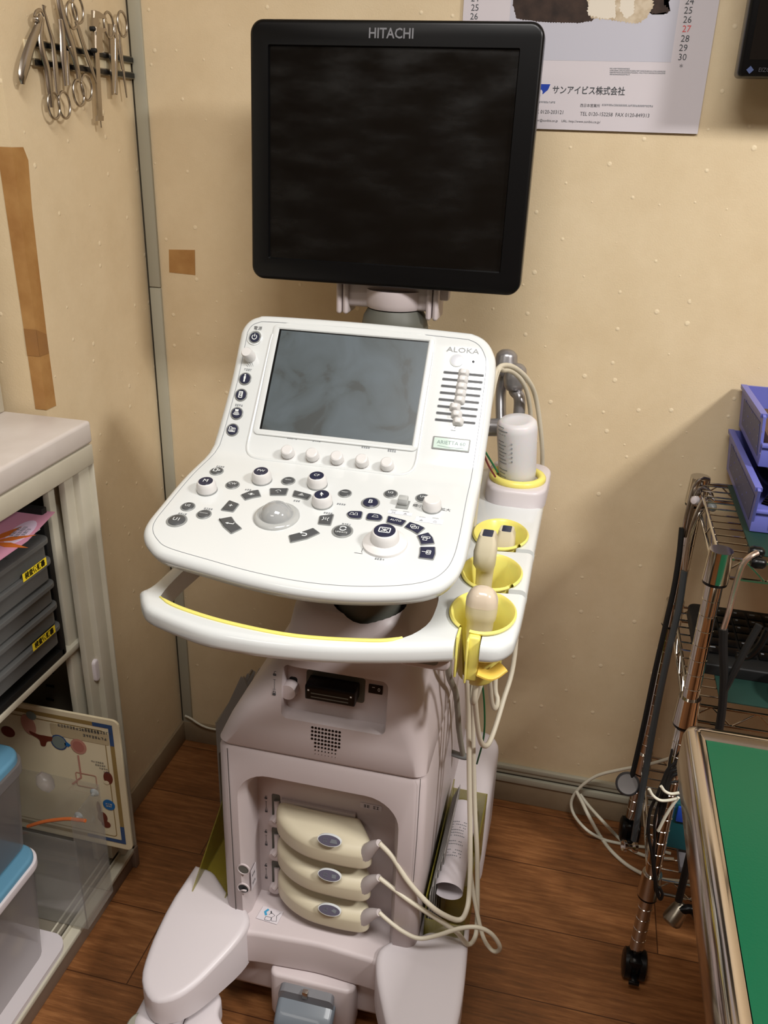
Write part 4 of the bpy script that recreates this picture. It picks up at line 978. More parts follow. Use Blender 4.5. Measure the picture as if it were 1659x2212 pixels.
# ------------------------------------------------------------------ probes: head, cable and connector of each
def probe(label, kind, head, cablepts, podi, rad):
    t = thing('ultrasound_probe', (head[0], head[1], DZ-.10), label, 'ultrasound probe', None)
    x, y = head[0], head[1]; z = head[2]; b = nb(); K = lambda z_, w, d, ox=0, oy=0, r=None: [V((x+ox+a, y+oy+c_, z_)) for a, c_ in rrect(-w, -d, w, d, r or min(w, d)*.85, 5)]
    if kind == 'convex':
        loft(b, [K(DZ-.085, .010, .010), K(DZ-.07, .0145, .012), K(z-.055, .0160, .0130), K(z-.036, .0165, .0135), K(z-.031, .0190, .0155), K(z-.022, .0198, .0165), K(z-.012, .0198, .0165)], 0)
        hd = obj('head', b, ['cream'], t, ang=50); b = nb()
        loft(b, [K(z-.0125, .0199, .0166), K(z-.005, .0193, .0160), K(z+.002, .0165, .0140), K(z+.007, .0120, .0105), K(z+.0095, .006, .006)], 0); obj('lens', b, mat('probe_lens_beige', (206, 190, 170), .2, coat=.4), t, label='rounded beige lens', ang=60)
    else:
        w = .0135 if kind == 'long' else .0115; ty = .006
        loft(b, [K(DZ-.085, .009, .010), K(DZ-.06, .0105, .0105), K(z-.062, .0115, .0110), K(z-.052, .0120, .012, 0, -.001), K(z-.042, .0148, .0165, -.001, -.005), K(z-.022, .0150, .0165, -.001, -.005, .008), K(z-.008, .0130, .0140, 0, -.001, .006), K(z, .0100, .0115, 0, 0, .004)], 0)
        obj('head', b, ['cream'], t, ang=50); b = nb(); plate(b, rrect(x-.0068, y-.0105, x+.0068, y+.0105, .002), z-.001, z+.0008, Matrix.Identity(4), .0006); obj('lens', b, mat('probe_lens_navy', (34, 42, 66), .25), t, label='dark navy lens')
    b = nb(); tube(b, cablepts, rad, 10, 0, n=7); obj('cable', b, 'cable', t, ang=80)
    # connector pod
    zt = .404-.0672*podi; b = nb()
    o = smooth_path([V((a, c_, 0)) for a, c_ in ((.452, -.551), (.4525, -.566), (.462, -.582), (.486, -.597), (.518, -.6065), (.556, -.609), (.588, -.6085), (.606, -.606), (.615, -.598), (.612, -.586), (.598, -.568), (.584, -.551))], 4)
    o = [(p.x, p.y) for p in o]
    if area2(o) < 0: o = o[::-1]
    def f(x_, y_, h): dz = -.020*max(0, (-.556-y_)/.053)**1.4*(.5+.5*h/.046); return V((x_, y_, zt-.046+h+dz))
    plate(b, o, 0, .046, f, .0115, 0, nb_=6, botbev=.011); cn = obj('connector', b, 'cream', t, ang=60)
    b = nb(); box(b, (.456, -.556, zt-.004), (.578, -.5495, zt+.004), .001); obj('connector_collar', b, 'bodyd', cn)
    b = nb(); pe = pod_exit(podi)[0]; ps = V((.602, -.594, zt-.034)); tube(b, [ps, (ps+pe)/2+V((0, 0, .003)), pe], [.0125, .0098, .0055], 16, 0, n=4); obj('strain_relief', b, 'bodyd', cn, ang=60)
    l = rY(712, 1818+75*podi, -.6085); b = nb(); fr = frame((l.x, -.6060, l.z+.002), (0, -1, .42), (1, 0, 0)); lathe(b, [(1, 0), (1, .0045), (0, .0047)], fr, 32, 1, sx=.0185, sy=.0092); lathe(b, [(1, .004), (1, .0050), (0, .0052)], fr, 32, 0, sx=.0172, sy=.0080)
    ff = lambda x_, y_, h: fr @ V((x_, y_, h))
    if podi == 1: quad(b, ff, .004, -.003, .011, .003, .0056, 2)
    else: plate(b, [(.003, .003), (.011, .003), (.013, -.003), (.001, -.003)] if podi == 0 else [(.003, 0), (.007, .004), (.012, .002), (.010, -.003)], .0053, .0056, ff, 0, 2)
    barcode(b, ff, -.006, .002, 3, .0022, .0026, .0056, 2, podi); barcode(b, ff, -.006, -.002, 3, .0022, .0026, .0056, 2, podi+5)
    obj('type_plate', b, ['greyd' if 0 else mat('plate_violet_grey', (98, 94, 110), .3), 'glyph', 'inkg'], cn)
    return t
def PY(l): return [rY(a, b_, c_) for a, b_, c_ in l]
def pod_exit(i): return [rY(819, 1821+75*i, -.604)]
A = PY([(1022, 1440, -.56), (1027, 1526, -.54), (1035, 1590, -.52), (1046, 1611, -.50), (1061, 1595, -.47), (1087, 1514, -.42), (1112, 1412, -.37)])+[V((.775, -.30, .80))]+PY([(1166, 1120, -.09), (1171, 1023, -.10), (1170, 950, -.13), (1158, 862, -.155), (1141, 822, -.185), (1116, 797, -.215), (1092, 789, -.245), (1075, 798, -.275), (1064, 832, -.305)])
A += [V((.700, -.32, .93)), V((.700, -.36, .78)), V((.712, -.42, .70))]+PY([(1008, 1440, -.50), (1012, 1560, -.50), (1014, 1700, -.52), (1016, 1850, -.54), (1014, 1925, -.56), (1008, 1966, -.58), (993, 1987, -.59), (960, 1977, -.60), (925, 1952, -.61), (880, 1902, -.612), (848, 1852, -.607)])+pod_exit(0)[::-1]
p3 = cups[2]; p2 = cups[1]; p1 = cups[0]
cab3 = [V((p3.x, p3.y, DZ-.08)), V((p3.x-.002, p3.y-.004, .70))]+A
probe('cream convex probe with rounded beige head in the front yellow cup, plugged in topmost', 'convex', (rY(1043, 1280, p3.y).x, p3.y, rY(1043, 1284, p3.y).z), cab3, 0, .0040)
B = [V((p2.x, p2.y, DZ-.08)), V((p2.x, p2.y, .70))]+PY([(1056, 1460, -.47), (1062, 1515, -.45), (1069, 1530, -.44), (1075, 1512, -.42), (1072, 1450, -.40)])+[V((.765, -.32, .80)), V((.77, -.16, .83))]+PY([(1150, 1020, -.12), (1148, 920, -.14), (1141, 858, -.17), (1128, 824, -.195), (1108, 804, -.22), (1088, 800, -.25), (1072, 812, -.285)])
B += [V((.705, -.34, .95)), V((.705, -.38, .78)), V((.72, -.45, .70))]+PY([(1022, 1440, -.47), (1022, 1600, -.48), (1026, 1752, -.50), (1031, 1850, -.52), (1031, 1969, -.55), (1027, 2022, -.57), (1010, 2040, -.58), (985, 2012, -.59), (940, 1982, -.60), (890, 1950, -.61), (850, 1920, -.607)])+pod_exit(1)[::-1]
probe('cream probe with slanted top and long navy lens in the middle yellow cup', 'long', (rY(1052, 1180, p2.y).x, p2.y, rY(1056, 1152, p2.y).z), B, 1, .0038)
C = [V((p1.x, p1.y, DZ-.08)), V((p1.x, p1.y-.02, .70)), V((.745, -.43, .62))]+PY([(1017, 1560, -.44), (1018, 1700, -.47), (1015, 1795, -.50), (1015, 1860, -.53), (1022, 1925, -.55), (1041, 2016, -.57), (1060, 2050, -.58), (1075, 2055, -.585), (1079, 2042, -.59), (1060, 2016, -.595), (1030, 2003, -.60), (991, 2006, -.605), (943, 2021, -.61), (905, 2027, -.615), (870, 2012, -.615), (838, 1988, -.608)])+pod_exit(2)[::-1]
probe('short cream probe with square navy lens leaning in the rear yellow cup', 'short', (rY(1093, 1165, p1.y).x, p1.y, rY(1093, 1142, p1.y).z), C, 2, .0034)
# two loose cables hanging below the deck
b = nb(); tube(b, [V((.70, -.44, .80))]+PY([(968, 1430, -.50), (985, 1500, -.42), (992, 1580, -.36), (1000, 1630, -.33)]), .0048, 14, 0); tag(obj('hanging_cable', b, mat('grey_cable', (150, 146, 132), .5)), 'thick grey cable running down the right side of the machine body', 'cable')
b = nb(); tube(b, PY([(1037, 1440, -.36), (1046, 1520, -.34), (1045, 1590, -.32), (1030, 1650, -.28)]), .0016, 6, 0); tag(obj('earth_wire', b, mat('wire_green', (20, 96, 48), .5)), 'thin green earth wire hanging beside the probe cables', 'wire')
b = nb(); tube(b, PY([(1046, 972, -.30), (1058, 992, -.28), (1075, 1020, -.26)]), .0016, 6, 0); tag(obj('earth_wire', b, mat('wire_green2', (20, 110, 60), .5)), 'short green wire behind the console next to the bottle', 'wire')
b = nb(); tube(b, PY([(1044, 978, -.31), (1055, 1005, -.29), (1070, 1030, -.27)]), .0016, 6, 0); tag(obj('red_wire', b, mat('wire_red', (120, 24, 20), .5)), 'short dark red wire behind the console next to the bottle', 'wire')
b = nb(); hk = rY(1000, 1634, -.33); tube(b, [(.690, -.325, hk.z), (hk.x, -.33, hk.z), hk+V((.012, 0, .004)), hk+V((.016, 0, .016))], .006, 12, 0, n=5); obj('cable_hook', b, 'grey', mc)
# papers in the right pocket
F = None
b = nb(); a0_, a1_ = rY(1003, 1745, -.36), rY(968, 1925, -.54); ax = (a0_-a1_); Fp = frame(a1_, ax, (1, 0, 0)); Lr = ax.length
prof_n = 26; R1 = .0235
vs = []
for hh in (0, Lr*.35, Lr*.7, Lr):
    vs.append([b.verts.new(Fp @ V((R1*(1+.0*k)*math.cos(-2.9+5.4*k/prof_n), R1*.8*math.sin(-2.9+5.4*k/prof_n), hh))) for k in range(prof_n+1)])
for X_, Y_ in zip(vs, vs[1:]):
    for k in range(prof_n): b.faces.new((X_[k], X_[k+1], Y_[k+1], Y_[k]))
for j in range(13):
    hh = Lr*(.30+.034*j); 
    if j in (3, 6): continue
    for k in range(8):
        a = -2.1+.13*k
        if random.random() < .2: continue
        p = [Fp @ V(((R1+.0007)*math.cos(a+d), (R1+.0007)*.8*math.sin(a+d), hh+e)) for d, e in ((0, 0), (.08, 0), (.08, .0016), (0, .0016))]; fc = b.faces.new([b.verts.new(v) for v in p]); fc.material_index = 1
tag(obj('rolled_leaflet', b, ['paper', 'inkg'], ang=60, recalc=False), 'white printed leaflet rolled up in the yellow pocket on the right side', 'leaflet')
b = nb()
for k in range(6):
    x = .7025+.0022*k; box(b, (x, -.565+.012*k, .128), (x+.0012, -.34, .285+.006*k))
tag(obj('booklet_stack', b, ['papg']), 'thin grey booklets standing in the right pocket beside the housing', 'booklets')
b = nb()
for k in range(4):
    P1 = [rY(*q, -.43) for q in ((478+4*k, 1552+4*k), (520+4*k, 1462+8*k), (527+3*k, 1466+8*k), (488+4*k, 1575))]
    plate(b, [(p.x, p.z) for p in P1]+[(P1[3].x, .42), (P1[0].x, .42)], -.002, 0, FXZ(-.43+.02*k))
tag(obj('booklet_stack', b, ['papg']), 'curled grey booklets in the pocket on the left side of the machine', 'booklets')
# ------------------------------------------------------------------ left side: tape, instruments, cabinet
def wl(px, py, X=0.0): p = rX(px, py, X); return p
b = nb()
y_in = [(-.3355, 1.330), (-.336, 1.20), (-.338, 1.10), (-.341, 1.02), (-.340, .942)]
n0 = len(b.faces)
zs = [1.335, 1.25, 1.15, 1.05, .944]
yi = [wl(60, 345).y, wl(72, 480).y, wl(88, 620).y, wl(106, 770).y, wl(122, 888).y]
for k in range(4):
    za, zb = zs[k], zs[k+1]
    if k == 0:
        t = .012
        fc = b.faces.new([b.verts.new(v) for v in ((.0008, JOG, za), (.0008, JOG, zb), (.0008, yi[1], zb), (.0008, yi[0], za-.018), (.0008, yi[0]-.008, za))])
    else: fc = b.faces.new([b.verts.new(v) for v in ((.0008, JOG, za), (.0008, JOG, zb), (.0008, yi[k+1], zb), (.0008, yi[k], za))])
    b.faces.new([b.verts.new(v) for v in ((-.0235+.001*k, JOG-.0008, za), (-.0235+.001*(k+1), JOG-.0008, zb), (.0008, JOG-.0008, zb), (.0008, JOG-.0008, za))])
    b.faces.new([b.verts.new(v) for v in ((.0008, JOG-.0008, za), (.0008, JOG-.0008, zb), (.0008, JOG, zb), (.0008, JOG, za))])
tp_ = tag(obj('brown_tape', b, 'tape', flat=True, recalc=False), 'long strip of brown packing tape folded over the wall corner above the worktop', 'tape')
b = nb(); za, zb = wl(95, 706).z, wl(100, 764).z
b.faces.new([b.verts.new(v) for v in ((.0014, JOG-.001, za), (.0014, JOG-.001, zb), (.0014, yi[3]-.001, zb), (.0014, yi[3]-.001, za-.012))])
b.faces.new([b.verts.new(v) for v in ((-.0205, JOG-.0014, za), (-.0205, JOG-.0014, zb), (.0014, JOG-.0014, zb), (.0014, JOG-.0014, za))])
obj('overlap_patch', b, 'taped', tp_, label='darker doubled patch of tape', flat=True, recalc=False)
b = nb(); P = [rY(*q, 0) for q in ((365, 539), (421, 540), (422, 594), (366, 588))]; plate(b, [(p.x, p.z) for p in P], 0, .0008, FXZ(0)); tag(obj('brown_tape', b, 'tape', flat=True), 'small square of brown tape stuck on the back wall left of the monitor', 'tape')

# magnetic rack
y0, y1 = wl(50, 92).y, wl(278, 130).y; zc1 = (wl(55, 92).z+wl(277, 130).z)/2; zc2 = (wl(68, 135).z+wl(279, 163).z)/2
mg = thing('magnetic_tool_rack', (0, (y0+y1)/2, zc2), 'wall-mounted magnetic rack with two black bars on a cream strip, holding surgical instruments', 'tool rack')
b = nb(); box(b, (-.001, y0, zc2-.004), (.003, y1, zc1+.004), .001); obj('backing_strip', b, 'paperc', mg)
for z in (zc1, zc2):
    b = nb(); box(b, (.002, y0+.012, z-.0055), (.0075, y1+.001, z+.0055), .001, 0); box(b, (.0065, y0+.012, z-.0036), (.0090, y1, z+.0036), .0005, 1); obj('magnetic_bar', b, ['steeld', 'black'], mg)
IX = .0145
def ip_(pts, X=IX): return [rX(a, c, X) for a, c in pts]
def inst(name, label, parts, cat='surgical instrument'):
    """parts: (name, list of shapes)"""
    c0 = None; made = []
    t = None
    for nm, shapes in parts:
        b = nb()
        for sh in shapes:
            if sh[0] == 't': tube(b, ip_(sh[1], sh[3] if len(sh) > 3 else IX), sh[2], 8, 0, n=5, flat=.45, up=(1, 0, 0))
            elif sh[0] == 'ring':
                c = rX(sh[1][0], sh[1][1], IX); r = sh[2]; k = sh[3] if len(sh) > 3 else 1
                tube(b, [c+V((0, r*.82*math.cos(a), r*k*math.sin(a))) for a in [2*PI*j/22 for j in range(22)]], .0020, 8, 0, sm=False, closed=True)
            elif sh[0] == 'poly':
                P = ip_(sh[1]); plate(b, [(p.y, p.z) for p in P], 0, .0035 if nm in ('beam', 'arm') else .0048, FYZ(IX-.003), 0, 0)
            elif sh[0] == 'knob':
                c = rX(sh[1][0], sh[1][1], IX); lathe(b, [(sh[2], -.003), (sh[2], .004), (sh[2]*.7, .0055)], frame(c, (1, 0, 0)), 14, sh[3] if len(sh) > 3 else 0)
        if t is None:
            zs_ = [v.co for v in b.verts]; t = thing(name, (IX, sum(v.y for v in zs_)/len(zs_), min(v.z for v in zs_)), label, cat, None)
        obj(nm, b, ['steel', 'blackm', 'chrome'] if nm != 'blade_polished' else ['chrome'], t, ang=60)
    return t
S7 = [.0035, .006, .0085, .0095, .006]
inst('nasal_speculum', 'polished steel duck-billed speculum at the left end of the magnetic rack',
     [('blade', [('t', [(88, 34), (80, 62), (66, 98), (54, 138), (48, 165), (49, 182)], [.005, .007, .009, .0105, .0085, .004])]), ('blade', [('t', [(92, 40), (88, 80), (92, 112), (102, 150), (107, 190), (112, 232)], [.004, .005, .007, .007, .0065, .004])]),
      ('spring', [('t', [(74, 36), (78, 26), (88, 22), (95, 34)], .0028), ('knob', (78, 42), .0045, 0)])])
inst('dressing_forceps', 'slim steel forceps with two finger rings at the bottom, beside the speculum',
     [('shank', [('t', [(95, 12), (96, 24), (105, 58), (114, 92), (119, 150), (124, 205)], [.0045, .0026, .0034, .0048, .0045, .0035])]), ('shank', [('t', [(114, 92), (122, 150), (126, 205)], [.0046, .0045, .0035])]),
      ('finger_ring', [('ring', (116, 228), .0185)]), ('finger_ring', [('ring', (139, 227), .0185)])])
inst('bandage_scissors', 'large grey steel scissors with finger rings below the bars, third tool from the left',
     [('blade', [('t', [(126, -12), (132, 22), (142, 58), (154, 95), (163, 130), (174, 176)], [.006, .0075, .0085, .0085, .0068, .004])]), ('blade', [('t', [(131, 42), (135, 75), (137, 120), (142, 186)], [.006, .007, .0075, .0035])]), ('handle', [('t', [(150, 100), (158, 120), (166, 150), (170, 178)], [.006, .0055, .0045, .0035]), ('t', [(145, 110), (149, 185)], [.004, .003])]),
      ('finger_ring', [('ring', (170, 201), .0185)]), ('finger_ring', [('ring', (187, 189), .0185)])])
inst('artery_forceps', 'thin steel artery forceps hanging with its finger rings up, centre of the rack',
     [('shank', [('t', [(165, 44), (180, 92), (196, 140), (208, 178)], [.003, .0038, .0040, .0022])]), ('shank', [('t', [(163, 46), (176, 90), (190, 132), (207, 176)], [.0028, .003, .003, .002])]), ('finger_ring', [('ring', (155, 33), .0180)]), ('finger_ring', [('ring', (168, 21), .0180)])])
inst('vernier_caliper', 'grey steel sliding caliper with long ruler beam and jaws at the top',
     [('beam', [('poly', [(200, 22), (212, 26), (214, 116), (221, 250), (213, 252), (205, 116)])]), ('jaw', [('poly', [(203, 22), (212, 25), (226, 34), (229, 42), (214, 38), (202, 38)])]), ('jaw', [('poly', [(206, 58), (228, 62), (228, 67), (219, 71), (220, 100), (223, 108), (218, 114), (206, 114)])]),
      ('lock_screw', [('knob', (199, 62), .0035, 1)]), ('lock_screw', [('knob', (202, 109), .0035, 1)]), ('depth_rod', [('t', [(215, 240), (219, 276)], .0016)]), ('end_clip', [('poly', [(210, 250), (222, 250), (222, 261), (210, 261)])])], 'caliper')
inst('tweezers', 'broad grey tweezers with tips up between caliper and last scissors',
     [('arm', [('poly', [(236, 51), (241, 52), (247, 110), (253, 205), (244, 205), (239, 120)])]), ('arm', [('t', [(249, 53), (251, 90), (251, 150), (250, 203)], [.0025, .004, .004, .005])])], 'tweezers')
inst('small_scissors', 'small steel scissors with its two finger rings up at the right end of the rack',
     [('shank', [('t', [(258, 74), (263, 120), (268, 165), (274, 211)], [.0028, .0036, .0034, .0020])]), ('shank', [('t', [(246, 68), (256, 105), (264, 150)], [.0025, .0034, .003])]), ('finger_ring', [('ring', (235, 54), .0185)]), ('finger_ring', [('ring', (264, 52), .0185)])])

# worktop, cabinet
XF = .088
b = nb(); box(b, (-.75, -1.45, .903), (XF, -.385, .941), .006, 0, 3); tag(obj('worktop', b, 'slab'), 'pale marbled worktop slab lying on the cream steel cabinet', 'worktop')
cb = thing('sliding_door_cabinet', (-.1, -.8, 0), 'cream steel cabinet with open sliding front under the pale worktop', 'cabinet')
b = nb(); box(b, (-.50, -1.40, .868), (XF-.001, -.386, .902), .003); obj('top_rail', b, 'steelcab', cb)
b = nb(); box(b, (-.50, -.392, .05), (.062, -.386, .868)); box(b, (-.50, -1.40, .05), (-.49, -.386, .868)); box(b, (-.50, -1.40, .05), (.06, -1.39, .868)); box(b, (-.5, -1.4, .050), (.06, -.386, .056)); obj('carcass', b, 'cabin', cb)
def yat(px, X, py=1440): return rX(px, py, X).y
b = nb(); box(b, (.052, yat(216, .072), .05), (.076, -.386, .868), .003); box(b, (.064, -.388, .05), (.084, -.383, .868), .002); obj('corner_post', b, 'steelcab', cb)
for a, c, X, hx in ((190, 216, .064, (205, 1447)), (156, 191, .040, (183, 1437))):
    b = nb(); box(b, (X-.012, yat(a, X), .30 if 0 else .062), (X, yat(c, X)+.004, .864), .002); d = obj('sliding_door', b, 'steelcab', cb)
    h = rX(hx[0], hx[1], X); b = nb(); plate(b, rrect(h.y-.0075, h.z-.022, h.y+.0075, h.z+.022, .0074, 6), -.001, .006, FYZ(X), .003, 0); obj('door_pull', b, 'white2', d)
b = nb(); box(b, (-.49, -1.39, .540), (.048, -.393, .552), .002); obj('shelf', b, 'steelcab', cb)
for k in range(3):
    p = rY(108, 1452+29.5*k, -.3935); b = nb(); box(b, (p.x-.008, -.3945, p.z-.002), (p.x+.008, -.3925, p.z+.002)); obj('shelf_slot', b, 'black', cb)
b = nb(); box(b, (-.45, -1.40, 0), (.078, -.386, .044), .002); obj('plinth', b, 'cabbase', cb)
b = nb(); box(b, (.030, -1.40, .040), (XF-.004, -.388, .050), .002)
for X in (.040, .052, .064): box(b, (X, -1.40, .049), (X+.003, -.388, .058), .001)
obj('door_track', b, 'steelcab', cb)
b = nb(); box(b, (.055, -.398, 0), (.086, -.384, .05), .002); obj('corner_foot', b, 'cabbase', cb)
b = nb(); box(b, (-.50, -.95, .942), (-.060, -.392, 1.62), .003); uc = tag(obj('wall_cupboard', b, 'steelcab'), 'cream cupboard standing on the worktop at the far left edge', 'cupboard')

# tray unit
yE = rX(112, 1210, .055).y; tu = thing('drawer_tray_unit', (-.1, -.62, .552), 'black letter tray unit with smoked drawers and two yellow labels in the cabinet', 'tray unit')
b = nb(); X0, X1 = -.26, .048
yu = rX(137, 1400, .048).y+.004
box(b, (X0, yE+.002, .553), (X1, yu+.004, .822), .002); box(b, (X0, -.86, .553), (X1, -.85, .822), .002); box(b, (X0, -.86, .553), (X1, yu, .566), .002); box(b, (X0, -.86, .553), (X0+.005, yu, .822))
obj('frame', b, 'blackm', tu)
zt = [rX(110, 1160, .062).z, rX(113, 1207, .062).z, rX(121, 1256, .062).z, rX(127, 1302, .062).z, rX(134, 1347, .062).z]
for i, z in enumerate(zt):
    b = nb(); ye = yE-.002
    o = rrect(-.845, -.2, ye, .062, .016, 5)   # (y, x)
    pl = lambda x, y, h, z=z: V((y, x, z+h)); plate(b, o, -.006, .001, pl, .001, 0)
    plate(b, rrect(-.842, -.2, ye-.004, .056, .014, 5), -.033, -.006, pl, 0, 0)
    dr = obj('drawer', b, 'smoke', tu)
    if i in (1, 4):
        cpx = (75, 1230) if i == 1 else (95, 1378); p = rX(cpx[0], cpx[1], .0625)
        b = nb(); f = FYZ(.0628); quad(b, f, p.y-.030, p.z-.0068, p.y+.030, p.z+.0068, 0, 0); text(b, '検査依頼書', .0112, f, p.y, p.z, .0005, 1, sx=.9, bold=.0003); obj('yellow_label', b, ['yellab', 'black'], dr, label='yellow label with black Japanese print')
# leaflets on top of the trays
zl = .806
b = nb()
for k in range(5): box(b, (-.20+.003*k, -.80, zl-.016+.0035*k), (.045-.003*k, yE-.004*k-.004, zl-.0135+.0035*k), 0, 0)
tag(obj('paper_stack', b, 'paper'), 'stack of white papers under the pink leaflet on the tray unit', 'papers')
P = [rZ(*q, zl+.006) for q in ((30, 1099), (119, 1106), (60, 1168), (0, 1210), (-60, 1240), (-60, 1110))]
b = nb(); f = lambda x, y, h: V((x, y, zl+.006+h+.02*max(0, x-.0)*.3)); plate(b, [(p.x, p.y) for p in P], -.001, 0, f, 0, 0)
c = rZ(45, 1150, zl+.006); o = []
e1 = (rZ(72, 1125, zl+.006)-c); e2 = V((-e1.y, e1.x, 0)).normalized()*.016
plate(b, [(c.x+e1.x*math.cos(a)+e2.x*math.sin(a), c.y+e1.y*math.cos(a)+e2.y*math.sin(a)) for a in [2*PI*k/20 for k in range(20)]], 0, .0004, f, 0, 1)
ang_ = math.atan2(e1.y, e1.x)
ca_, sa_ = math.cos(ang_), math.sin(ang_)
for j, n_ in enumerate((5, 6, 4)): barcode(b, lambda x, y, h, j=j: f(c.x-e2.x*.5*(j-1)+x*ca_-y*sa_, c.y-e2.y*.5*(j-1)+x*sa_+y*ca_, h), 0, 0, n_, .0062, .0062, .0007, 3, 30+j)
lf = rZ(18, 1178, zl+.006)
for a in (0, .7, 1.4, 2.2, 3.0, 3.9): plate(b, [(lf.x-.03, lf.y), (lf.x-.03+.03*math.cos(a-.25), lf.y+.03*math.sin(a-.25)), (lf.x-.03+.062*math.cos(a), lf.y+.062*math.sin(a)), (lf.x-.03+.03*math.cos(a+.25), lf.y+.03*math.sin(a+.25))], 0, .0005, f, 0, 2)
tag(obj('pink_leaflet', b, [mat('leaflet_pink', (196, 136, 158), .5), mat('leaflet_oval', (206, 186, 206), .6), mat('leaflet_orange', (186, 98, 34), .6), 'inkg'], flat=True), 'pink leaflet with an orange leaf picture and white oval on top of the trays', 'leaflet')

# illustrated board standing in the cabinet
YB = -.482
TR_, BR_ = rY(258, 1560, YB), rY(284, 1838, YB); bx1 = (TR_.x+BR_.x)/2; bz1 = TR_.z; bz0 = BR_.z; bx0 = -.30
b = nb(); f = FXZ(YB); plate(b, rrect(bx0, bz0, bx1, bz1, .012, 4), -.004, 0, f, .001, 0)
def fr_(x0, z0, x1, z1, w, mi, h): ribbon(b, rrect(x0, z0, x1, z1, .006, 3), w, f, h, mi, True)
fr_(bx0+.018, bz0+.018, bx1-.016, bz1-.014, .008, 1, .0006); fr_(bx0+.03, bz0+.028, bx1-.029, bz1-.026, .0016, 1, .0006)
for x0, z0, x1, z1 in ((bx1-.05, bz1-.018, bx1-.020, bz1-.010), (bx1-.020, bz1-.055, bx1-.012, bz1-.010), (bx1-.09, bz0+.014, bx1-.020, bz0+.022), (bx1-.020, bz0+.014, bx1-.012, bz0+.055)): quad(b, f, x0, z0, x1, z1, .0009, 2)
def pb(px, py): p = rY(px, py, YB); return p.x, p.z
def blob(px, py, rx, rz, mi, h=.0009, n=20, rot=0):
    x, z = pb(px, py); plate(b, [(x+rx*math.cos(a)*math.cos(rot)-rz*math.sin(a)*math.sin(rot), z+rx*math.cos(a)*math.sin(rot)+rz*math.sin(a)*math.cos(rot)) for a in [2*PI*k/n for k in range(n)]], h-.0003, h, f, 0, mi)
x, z = pb(232, 1598); plate(b, rrect(x-.11, z-.012, x+.003, z+.014, .004), .0004, .0007, f, 0, 7)
for j, (qx, qz, n) in enumerate(((212, 1580, 9), (170, 1574, 14), (205, 1592, 8))): x, z = pb(qx, qz); barcode(b, f, x, z, n, .0058, .006, .0011, 3, j+3)
blob(128, 1603, .016, .0165, 2); blob(128, 1603, .0135, .014, 4, .0012); blob(170, 1612, .0155, .0165, 5); blob(170, 1612, .011, .012, 6, .0012)
x, z = pb(147, 1608); plate(b, [(x-.006, z-.003), (x-.001, z-.003), (x-.001, z-.006), (x+.006, z), (x-.001, z+.006), (x-.001, z+.003), (x-.006, z+.003)], .0008, .0012, f, 0, 8)
x, z = pb(92, 1590); plate(b, round_poly([(x-.026, z+.008), (x-.008, z+.002), (x+.022, z+.003), (x+.024, z-.006), (x+.008, z-.008), (x+.003, z-.022), (x-.006, z-.022), (x-.006, z-.008), (x-.024, z+.0)], .006), .0006, .001, f, 0, 9)
blob(62, 1565, .014, .022, 5, .0009, rot=.2); blob(68, 1545, .010, .009, 4, .0012); blob(18, 1580, .014, .012, 9)
blob(234, 1680, .009, .014, 9, .0009); blob(231, 1690, .005, .004, 0, .0012); blob(222, 1765, .010, .013, 9); blob(230, 1780, .009, .008, 9, .001); blob(214, 1745, .004, .016, 9, .001)
blob(236, 1738, .012, .012, 8, .0012); x, z = pb(236, 1738); barcode(b, f, x, z+.002, 3, .0045, .0035, .0015, 0, 2); barcode(b, f, x, z-.003, 3, .004, .003, .0015, 0, 5)
for k in range(4): x, z = pb(222, 1648+6*k); barcode(b, f, x-.01+.006*k, z, 6-k, .0042, .0035, .001, 3, 20+k)
x, z = pb(172, 1650); ribbon(b, [(x, z+.02), (x, z-.03), (x-.02, z-.05)], .0035, f, .0009, 5); ribbon(b, rrect(x-.01, z-.05, x+.03, z-.02, .003), .0018, f, .001, 5, True)
tag(obj('illustrated_board', b, ['paperc', mat('board_gold', (150, 124, 70), .5), mat('board_blue', (52, 78, 122), .5), 'ink', mat('board_grey', (124, 134, 128), .5), mat('board_pinkish', (190, 134, 116), .6), mat('board_rose', (176, 112, 98), .6), mat('board_tan', (190, 172, 136), .6), mat('board_bluebubble', (30, 104, 168), .5), mat('board_brown', (110, 48, 30), .6)], flat=True),
    'white illustrated board with gold border and blue corners leaning inside the open cabinet', 'board')

# clear box with suction pads and orange tube
YC = -.51
a, c = rY(213, 1696, YC), rY(220, 1842, YC)
b = nb(); x1 = a.x; x0 = x1-.27; z1 = a.z; z0 = .060; t = .0018
box(b, (x0, YC, z0), (x1, YC+t, z1)); box(b, (x0, YC-.085, z0), (x1, YC-.085+t, z1-.05)); box(b, (x1-t, YC-.085, z0), (x1, YC, z1)); box(b, (x0, YC-.085, z0), (x0+t, YC, z1)); box(b, (x0, YC-.085, z0), (x1, YC, z0+t))
cbx = tag(obj('clear_bin', b, 'clear', flat=True), 'clear plastic bin in front of the illustrated board, with two small suction pads', 'bin')
for q in ((204, 1712), (170, 1762)):
    p = rY(*q, YC-.002); b = nb(); lathe(b, [(.0085, 0), (.007, .002), (.003, .004), (.0025, .008), (0, .0085)], frame(p, (0, -1, 0)), 20); obj('suction_pad', b, mat('pad_clear', (200, 206, 206), .1, trans=.4), cbx)
b = nb(); tube(b, [rY(q[0], q[1], YC-.05) for q in ((60, 1785), (90, 1776), (120, 1771), (150, 1769), (185, 1773))], .0032, 8); tag(obj('orange_tube', b, mat('tube_orange', (196, 104, 54), .3)), 'thin orange rubber tube lying in the clear bin', 'tube')
